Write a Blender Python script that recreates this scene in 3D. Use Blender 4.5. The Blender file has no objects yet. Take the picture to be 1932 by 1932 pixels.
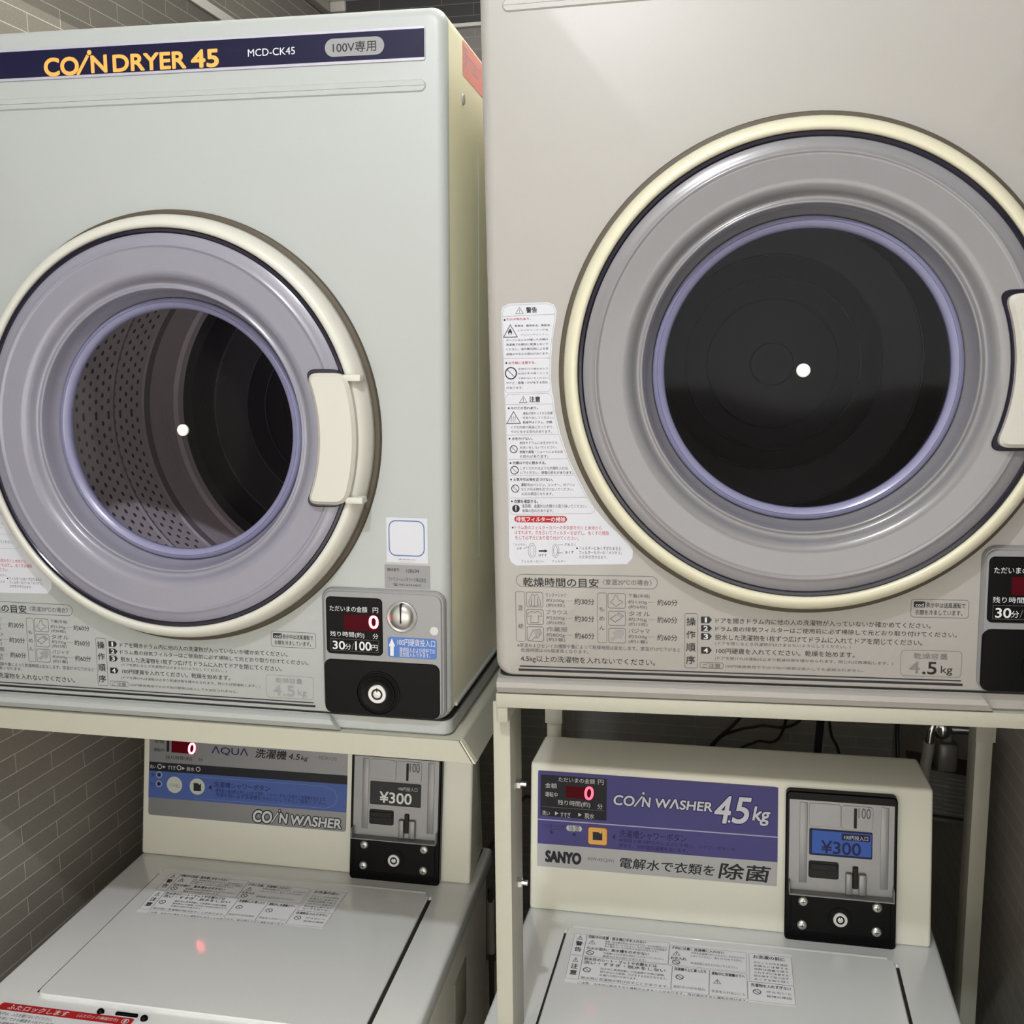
import bpy, bmesh, math
from mathutils import Matrix, Vector

# ------------------------------------------------------------------ camera, world, lights, exposure
C = bpy.context.scene.collection
SC = bpy.context.scene
FLOOR = 1.565                      # camera height above the floor
R_ = math.radians
def rotz(a): return Matrix.Rotation(a, 4, 'Z')
def rotx(a): return Matrix.Rotation(a, 4, 'X')
def roty(a): return Matrix.Rotation(a, 4, 'Y')

cam = bpy.data.cameras.new('camera'); camo = bpy.data.objects.new('camera', cam); C.objects.link(camo)
cam.sensor_width = 36.0; cam.lens = 36.0 * 1948.5 / 1932.0; cam.clip_start = 0.02
m = rotz(R_(11.9657)) @ rotx(R_(-8.7154)) @ roty(R_(0.6088))
camo.matrix_world = Matrix.Translation((0, 0, FLOOR)) @ m @ Matrix(((1, 0, 0, 0), (0, 0, -1, 0), (0, 1, 0, 0), (0, 0, 0, 1)))
SC.camera = camo

w = bpy.data.worlds.new('world'); SC.world = w; w.use_nodes = True
w.node_tree.nodes['Background'].inputs[0].default_value = (0.5, 0.48, 0.45, 1)
w.node_tree.nodes['Background'].inputs[1].default_value = 0.02
SC.view_settings.view_transform = 'Standard'; SC.view_settings.look = 'None'
SC.view_settings.gamma = 1.0; SC.view_settings.use_curve_mapping = False
SC.view_settings.exposure = 0.0
SC.cycles.max_bounces = 10; SC.cycles.transparent_max_bounces = 12

LAMP2 = (-0.12, 1.25, FLOOR + 0.765)
LAMP = (-0.226, 0.08, FLOOR + 0.775)
def light(name, kind, loc, power, col, **k):
    d = bpy.data.lights.new(name, kind); d.energy = power; d.color = col
    for a, b in k.items(): setattr(d, a, b)
    o = bpy.data.objects.new(name, d); C.objects.link(o); o.location = loc
    return o
for i in range(3): light('ceiling_tube_light', 'POINT', (-0.228 + .014 * i, LAMP[1], LAMP[2]), 32 / 3, (0.93, 0.97, 1.0), shadow_soft_size=0.018)
light('rear_bulb_light', 'POINT', LAMP2, 13, (1.0, 0.99, 0.95), shadow_soft_size=0.03)
u_ = light('added_ceiling_fill', 'AREA', (-0.25, -0.85, FLOOR + 0.25), 19, (1.0, 0.985, 0.945), shape='RECTANGLE', size=0.9, size_y=0.9); u_.rotation_euler = (R_(180), 0, 0)  # added fill panel, aimed up so the ceiling returns soft light
d_ = light('added_front_fill', 'AREA', (-0.25, -2.05, 0.80), 28, (1.0, 0.985, 0.945), shape='RECTANGLE', size=2.6, size_y=1.5); d_.rotation_euler = (R_(90), 0, 0)  # added fill panel behind the camera, no opening in the wall there

# ------------------------------------------------------------------ materials
def lin(c): return tuple((v / 12.92 if v <= .04045 else ((v + .055) / 1.055) ** 2.4) for v in (x / 255 for x in c)) + (1,)
MATS = {}
def mat(name, col, rough=.5, metal=0., coat=0., emit=None, estr=0., spec=None):
    if name in MATS: return MATS[name]
    m = bpy.data.materials.new(name); m.use_nodes = True
    b = m.node_tree.nodes['Principled BSDF']
    b.inputs['Base Color'].default_value = lin(col); b.inputs['Roughness'].default_value = rough
    b.inputs['Metallic'].default_value = metal; b.inputs['Coat Weight'].default_value = coat; b.inputs['Coat Roughness'].default_value = .08
    if spec is not None: b.inputs['Specular IOR Level'].default_value = spec
    if emit: b.inputs['Emission Color'].default_value = lin(emit); b.inputs['Emission Strength'].default_value = estr
    MATS[name] = m
    return m
def speckle(m, amount=.06, scale=900., bump=.05, rough=None):
    """fine procedural mottling of a painted surface"""
    nt = m.node_tree; b = nt.nodes['Principled BSDF']
    tc = nt.nodes.new('ShaderNodeTexCoord'); n = nt.nodes.new('ShaderNodeTexNoise'); n.inputs['Scale'].default_value = scale; n.inputs['Detail'].default_value = 3
    nt.links.new(tc.outputs['Object'], n.inputs['Vector'])
    mx = nt.nodes.new('ShaderNodeMix'); mx.data_type = 'RGBA'; c = b.inputs['Base Color'].default_value[:]
    mx.inputs[6].default_value = tuple(v * (1 - amount) for v in c[:3]) + (1,); mx.inputs[7].default_value = tuple(min(1, v * (1 + amount)) for v in c[:3]) + (1,)
    nt.links.new(n.outputs['Fac'], mx.inputs[0]); nt.links.new(mx.outputs[2], b.inputs['Base Color'])
    if bump:
        bp = nt.nodes.new('ShaderNodeBump'); bp.inputs['Strength'].default_value = bump; bp.inputs['Distance'].default_value = .001
        nt.links.new(n.outputs['Fac'], bp.inputs['Height']); nt.links.new(bp.outputs['Normal'], b.inputs['Normal'])
    return m
CAB = speckle(mat('dryer_white_enamel', (160, 164, 165), .42), .015, 300, .02)
CABR = speckle(mat('dryer_ivory_enamel', (154, 151, 149), .42), .015, 300, .02)
CABS = speckle(mat('cabinet_side_lit_cream', (224, 222, 202), .3, coat=.15), .015, 300, .02)  # cream sides, paled further to stand in for light between the dryers
RING = mat('cream_plastic', (192, 191, 185), .3, coat=.2)
RINGR = mat('yellowed_cream_plastic', (198, 194, 174), .3, coat=.2)
WASH = speckle(mat('washer_ivory_enamel', (226, 225, 214), .34, coat=.1), .02, 500, .03)
DECK = speckle(mat('washer_deck_enamel', (229, 231, 233), .36, coat=.85), .02, 500, .03)
RACK = speckle(mat('rack_beige_paint', (168, 167, 155), .42), .04, 600, .05)
RUBBER = mat('brown_gasket_rubber', (70, 62, 49), .6)
INDIGO = mat('indigo_gloss_plastic', (14, 11, 32), .12, spec=.4)
LAV = speckle(mat('lavender_smoked_plastic', (125, 124, 139), .24, coat=.5), .02, 400, .01)
LAVR = speckle(mat('grey_smoked_plastic', (115, 114, 120), .24, coat=.5), .02, 400, .01)
LILAC = mat('lilac_gasket', (122, 122, 154), .25, coat=.4)
WHITEP = mat('white_plastic', (238, 236, 230), .35)
BLACKP = mat('black_plastic', (4, 4, 6), .3, spec=.1)
BLACKM = mat('black_matte', (14, 14, 16), .7)
SILVER = speckle(mat('silver_satin_panel', (132, 132, 136), .4, metal=.3), .08, 900, .05)
CHROME = mat('chrome', (210, 210, 212), .12, metal=1.)
STEEL = mat('brushed_steel', (176, 176, 178), .28, metal=.9)
SCREW = mat('screw_steel', (190, 190, 190), .3, metal=.8)
DARKGAP = mat('dark_gap', (30, 30, 28), .8)
STICK = mat('sticker_white', (224, 226, 234), .4)
GREYST = mat('sticker_grey', (172, 172, 174), .45)
PLATE = speckle(mat('diecast_plate', (138, 138, 141), .4, metal=.4), .12, 1200, .12)
CABLE = mat('black_cable', (22, 22, 24), .5)
NAVYH = mat('navy_hose', (26, 27, 44), .5)
HOSE = mat('grey_hose', (150, 148, 142), .5)
GREYBOX = speckle(mat('grey_box', (92, 90, 86), .5), .08, 200, .05)
REDST = mat('red_sticker', (196, 96, 96), .5)
LAMPW = mat('lamp_white', (235, 235, 232), .5)

INK = {'k': (34, 34, 40), 'g': (92, 92, 98), 'h': (136, 136, 140), 'e': (112, 110, 109), 'f': (26, 26, 30), 'E': (138, 139, 143), 's': (192, 194, 204), 'a': (150, 150, 158), 'r': (172, 62, 84),
       'm': (158, 28, 40), 'w': (206, 207, 212), 'b': (66, 98, 158), 'n': (30, 32, 84), 'S': (176, 176, 180), 'l': (176, 172, 200), 'K': (22, 20, 30), 'o': (228, 164, 84), 'y': (226, 172, 96),
       'q': (128, 66, 26), 't': (192, 196, 190), 'p': (140, 152, 200), 'B': (72, 68, 128), 'Ba': (76, 98, 164), 'q0': (24, 26, 66), 'q1': (56, 92, 176), 'q2': (26, 30, 80),
       'p0': (44, 46, 48), 'p1': (48, 50, 52), 'p2': (226, 228, 226), 'x': (222, 146, 146), 'X': (176, 30, 34), 'sl': (242, 243, 249), 'nb': (9, 9, 44), 'lb': (206, 204, 218)}
def ink(k):
    if k == 'R': return mat('display_red_window', (34, 3, 8), .4, emit=(150, 8, 30), estr=.16, spec=.05)
    if k == 'D2': return mat('display_dim_digit', (255, 90, 110), .4, emit=(255, 60, 84), estr=3.5)
    if k == 'D': return mat('display_lit_digit', (255, 120, 130), .4, emit=(255, 70, 90), estr=18.)
    return mat('ink_' + {'k': 'black', 'g': 'grey', 'h': 'mid_grey', 'e': 'faded', 'f': 'dark', 'E': 'very_faded'}.get(k, k), INK[k], .45, spec=.2)

# ------------------------------------------------------------------ mesh helpers
def finish(name, bm, mats, parent=None, smooth=True, angle=32, mw=None):
    me = bpy.data.meshes.new(name); bm.normal_update(); bm.to_mesh(me); bm.free()
    for x in (mats if isinstance(mats, (list, tuple)) else [mats]): me.materials.append(x)
    if smooth:
        me.polygons.foreach_set('use_smooth', [True] * len(me.polygons)); me.set_sharp_from_angle(angle=R_(angle))
    o = bpy.data.objects.new(name, me); C.objects.link(o)
    if parent: o.parent = parent
    if mw is not None: o.matrix_world = mw
    return o
def thing(name, label, cat, mw, group=None):
    o = bpy.data.objects.new(name, None); C.objects.link(o); o.matrix_world = mw; o.empty_display_size = .05
    o['label'] = label; o['category'] = cat
    if group: o['group'] = group
    return o
def tag(o, label, cat, group=None):
    o['label'] = label; o['category'] = cat
    if group: o['group'] = group
    return o
def struct(o): o['kind'] = 'structure'; return o
def rbox(bm, x0, x1, y0, y1, z0, z1, r=0., seg=2, mi=0):
    t = bmesh.new(); bmesh.ops.create_cube(t, size=1)
    for v in t.verts: v.co = Vector((x0 + (v.co.x + .5) * (x1 - x0), y0 + (v.co.y + .5) * (y1 - y0), z0 + (v.co.z + .5) * (z1 - z0)))
    if r: bmesh.ops.bevel(t, geom=t.edges[:], offset=r, segments=seg, profile=.5, affect='EDGES', clamp_overlap=True)
    join(bm, t, mi)
def join(bm, t, mi=0, fn=None):
    t.verts.index_update(); vs = [bm.verts.new(fn(v.co) if fn else v.co) for v in t.verts]
    for f in t.faces:
        try: n = bm.faces.new([vs[v.index] for v in f.verts]); n.material_index = mi
        except ValueError: pass
    t.free()
def lathe(bm, prof, cx, cz, n=128, mi=0, closed=False, a0=0., a1=2 * math.pi):
    full = abs(a1 - a0 - 2 * math.pi) < 1e-6; k = n if full else n + 1
    rings = []
    for r, y in prof:
        if r < 1e-6: rings.append([bm.verts.new((cx, y, cz))])
        else: rings.append([bm.verts.new((cx + r * math.cos(a0 + (a1 - a0) * i / n), y, cz + r * math.sin(a0 + (a1 - a0) * i / n))) for i in range(k)])
    pairs = list(zip(rings, rings[1:])) + ([(rings[-1], rings[0])] if closed else [])
    for a, b in pairs:
        for i in range(n):
            j = (i + 1) % k
            q = [a[i % len(a)], a[j % len(a)], b[j % len(b)], b[i % len(b)]]; u = []
            for v in q:
                if v not in u: u.append(v)
            if len(u) > 2: bm.faces.new(u).material_index = mi
def tube(bm, pts, r, n=10, mi=0, cap=True):
    pts = [Vector(p) for p in pts]; rings = []; up = Vector((0, 0, 1)) if abs((pts[1] - pts[0]).normalized().z) < .9 else Vector((0, 1, 0))
    for i, p in enumerate(pts):
        d = (pts[min(i + 1, len(pts) - 1)] - pts[max(i - 1, 0)]).normalized(); a = d.cross(up).normalized(); b = a.cross(d)
        rings.append([bm.verts.new(p + (a * math.cos(2 * math.pi * k / n) + b * math.sin(2 * math.pi * k / n)) * r) for k in range(n)])
    for a, b in zip(rings, rings[1:]):
        for k in range(n): bm.faces.new((a[k], a[(k + 1) % n], b[(k + 1) % n], b[k])).material_index = mi
    if cap: bm.faces.new(rings[0][::-1]); bm.faces.new(rings[-1])
def curve_pts(P, n=24):
    """smooth polyline through points (Catmull-Rom)"""
    P = [Vector(p) for p in P]; Q = [P[0] * 2 - P[1]] + P + [P[-1] * 2 - P[-2]]; out = []
    for i in range(1, len(Q) - 2):
        for k in range(n):
            t = k / n; a, b, c, d = Q[i - 1:i + 3]
            out.append(.5 * (2 * b + (c - a) * t + (2 * a - 5 * b + 4 * c - d) * t * t + (3 * b - a - 3 * c + d) * t ** 3))
    return out + [P[-1]]
def rr(x0, x1, z0, z1, r, n=6):
    r = min(r, (x1 - x0) / 2, (z1 - z0) / 2)
    if r <= 1e-9: return [(x0, z0), (x1, z0), (x1, z1), (x0, z1)]
    out = []
    for cx, cz, a in ((x1 - r, z0 + r, -90), (x1 - r, z1 - r, 0), (x0 + r, z1 - r, 90), (x0 + r, z0 + r, 180)):
        for i in range(n + 1):
            t = R_(a + 90 * i / n); out.append((cx + r * math.cos(t), cz + r * math.sin(t)))
    return out
def plate(bm, loop, y0, y1, b=0., mi=0, back=True):
    """extruded x-z outline: y0 is the front (towards -y), with a chamfer b"""
    n = len(loop); cx = sum(p[0] for p in loop) / n; cz = sum(p[1] for p in loop) / n
    def ins(p, i):
        if not b: return p
        a = Vector(loop[i - 1]); c = Vector(loop[(i + 1) % n]); d = (c - a).normalized(); nv = Vector((d.y, -d.x))
        return (p[0] - nv.x * b, p[1] - nv.y * b)
    L0 = [bm.verts.new((*[ins(p, i)][0][:1], y0, ins(p, i)[1])) for i, p in enumerate(loop)]
    L1 = [bm.verts.new((p[0], y0 + b, p[1])) for p in loop]; L2 = [bm.verts.new((p[0], y1, p[1])) for p in loop]
    f = bm.faces.new(L0); f.material_index = mi
    for A, B in ((L0, L1), (L1, L2)):
        if A is L0 and not b:
            pass
        for i in range(n):
            try: bm.faces.new((A[i], B[i], B[(i + 1) % n], A[(i + 1) % n])).material_index = mi
            except ValueError: pass
    if back: bm.faces.new(L2[::-1]).material_index = mi

def plate_z(bm, loop, z0, z1, b=.0):
    """upright slab with an x-y outline and a chamfered lower edge"""
    n = len(loop); cx = sum(p[0] for p in loop) / n; cy = sum(p[1] for p in loop) / n
    def ring(z, k): return [bm.verts.new((x + (cx - x) / max(abs(cx - x), 1e-6) * k if abs(cx - x) > k else x, y + (cy - y) / max(abs(cy - y), 1e-6) * k if abs(cy - y) > k else y, z)) for x, y in loop]
    L = [ring(z0, b), ring(z0 + b, 0), ring(z1, 0)]
    bm.faces.new(L[0][::-1]); bm.faces.new(L[2])
    for A, B in zip(L, L[1:]):
        for i in range(n): bm.faces.new((A[i], A[(i + 1) % n], B[(i + 1) % n], B[i]))

# ------------------------------------------------------------------ printed matter: every mark of a label is one flat mesh
_TX = {}
def text_geo(body, bold, shear, res):
    key = (body, bold, shear, res)
    if key not in _TX:
        cu = bpy.data.curves.new('t', 'FONT'); cu.body = body; cu.offset = bold; cu.shear = shear; cu.resolution_u = res
        o = bpy.data.objects.new('t', cu); me = bpy.data.meshes.new_from_object(o)
        V = [(v.co.x, v.co.y) for v in me.vertices]; F = [tuple(p.vertices) for p in me.polygons]
        xs = [v[0] for v in V]; ys = [v[1] for v in V]; a, b, c, d = min(xs), max(xs), min(ys), max(ys)
        _TX[key] = ([((x - a) / (b - a or 1), (y - c) / (d - c or 1)) for x, y in V], F)
        bpy.data.meshes.remove(me); bpy.data.objects.remove(o); bpy.data.curves.remove(cu)
    return _TX[key]
def sheet(name, items, fmap, parent, pal=None, base=.0003):
    pal = pal or {}; verts = []; faces = []; fm = []; mats = []; boxes = []
    for it in items:
        k = it[0]; polys = []
        if k == 'T':
            _, t, x0, z0, x1, z1, mk, bold, sh = it
            V, F = text_geo(t, 0., sh, 5 if abs(z1 - z0) > 7 else 3 if abs(z1 - z0) > 4.2 else 2)
            V = [(x0 + (x1 - x0) * a, z0 + (z1 - z0) * b) for a, b in V]
            if bold:   # heavier strokes: the same glyphs again, shifted a little all round
                e = bold * abs(z1 - z0) * .85; n = 8 if bold > .035 else 4; V0, F0 = V, F; V, F = list(V), list(F)
                for i in range(n):
                    a = 2 * math.pi * (i + .5) / n; k = len(V); V += [(p[0] + e * math.cos(a), p[1] + e * math.sin(a), 1.2e-5 * (i + 1)) for p in V0]; F += [tuple(q + k for q in f) for f in F0]
        elif k == 'R': _, x0, z0, x1, z1, mk, r = it; V = rr(x0, x1, z0, z1, r); F = [tuple(range(len(V)))]
        elif k == 'O':
            _, x0, z0, x1, z1, mk, r, wd = it
            A = rr(x0, x1, z0, z1, r); B = rr(x0 + wd, x1 - wd, z0 + wd, z1 - wd, max(0, r - wd)) if r else rr(x0 + wd, x1 - wd, z0 + wd, z1 - wd, 0)
            n = len(A); V = A + B; F = [(i, (i + 1) % n, n + (i + 1) % n, n + i) for i in range(n)]
        elif k == 'C':
            _, cx, cz, r, mk, h = it; n = 28; A = [(cx + r * math.cos(2 * math.pi * i / n), cz + r * math.sin(2 * math.pi * i / n)) for i in range(n)]
            if h: V = A + [(cx + (x - cx) * h, cz + (z - cz) * h) for x, z in A]; F = [(i, (i + 1) % n, n + (i + 1) % n, n + i) for i in range(n)]
            else: V = A; F = [tuple(range(n))]
        elif k == 'P': _, V, mk = it; F = [tuple(range(len(V)))]
        elif k == 'L':
            _, P, mk, wd, cl = it; V = []; F = []
            segs = list(zip(P, P[1:])) + ([(P[-1], P[0])] if cl else [])
            for a, b in segs:
                dx, dz = b[0] - a[0], b[1] - a[1]; l = math.hypot(dx, dz) or 1; ux, uz = dx / l * wd / 2, dz / l * wd / 2; i = len(V)
                V += [(a[0] - ux + uz, a[1] - uz - ux), (b[0] + ux + uz, b[1] + uz - ux), (b[0] + ux - uz, b[1] + uz + ux), (a[0] - ux - uz, a[1] - uz + ux)]; F.append((i, i + 1, i + 2, i + 3))
        xs = [v[0] for v in V]; zs = [v[1] for v in V]; bb = (min(xs), max(xs), min(zs), max(zs)); lv = 0
        for (b2, l2) in boxes:
            if bb[0] < b2[1] and bb[1] > b2[0] and bb[2] < b2[3] and bb[3] > b2[2] and l2 >= lv: lv = l2 + 1
        boxes.append((bb, lv)); lift = base + lv * 1.3e-4
        mm = ink(pal.get(mk, mk))
        if mm not in mats: mats.append(mm)
        i0 = len(verts); verts += [fmap(q[0] / 1000, q[1] / 1000, lift + (q[2] if len(q) > 2 else 0)) for q in V]
        for f in F: faces.append(tuple(i0 + q for q in f)); fm.append(mats.index(mm))
    me = bpy.data.meshes.new(name); me.from_pydata(verts, [], faces)
    for x in mats: me.materials.append(x)
    me.polygons.foreach_set('material_index', fm); me.update()
    # make every mark face the reader
    o0 = Vector(fmap(0, 0, 0)); nrm = (Vector(fmap(0, 0, .01)) - o0).normalized()
    bm = bmesh.new(); bm.from_mesh(me); bm.normal_update()
    fl = [f for f in bm.faces if f.normal.dot(nrm) < 0]
    bmesh.ops.reverse_faces(bm, faces=fl); bm.to_mesh(me); bm.free()
    o = bpy.data.objects.new(name, me); C.objects.link(o); o.parent = parent
    return o
def front(y0): return lambda x, z, l: (x, y0 - l, z)

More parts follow.
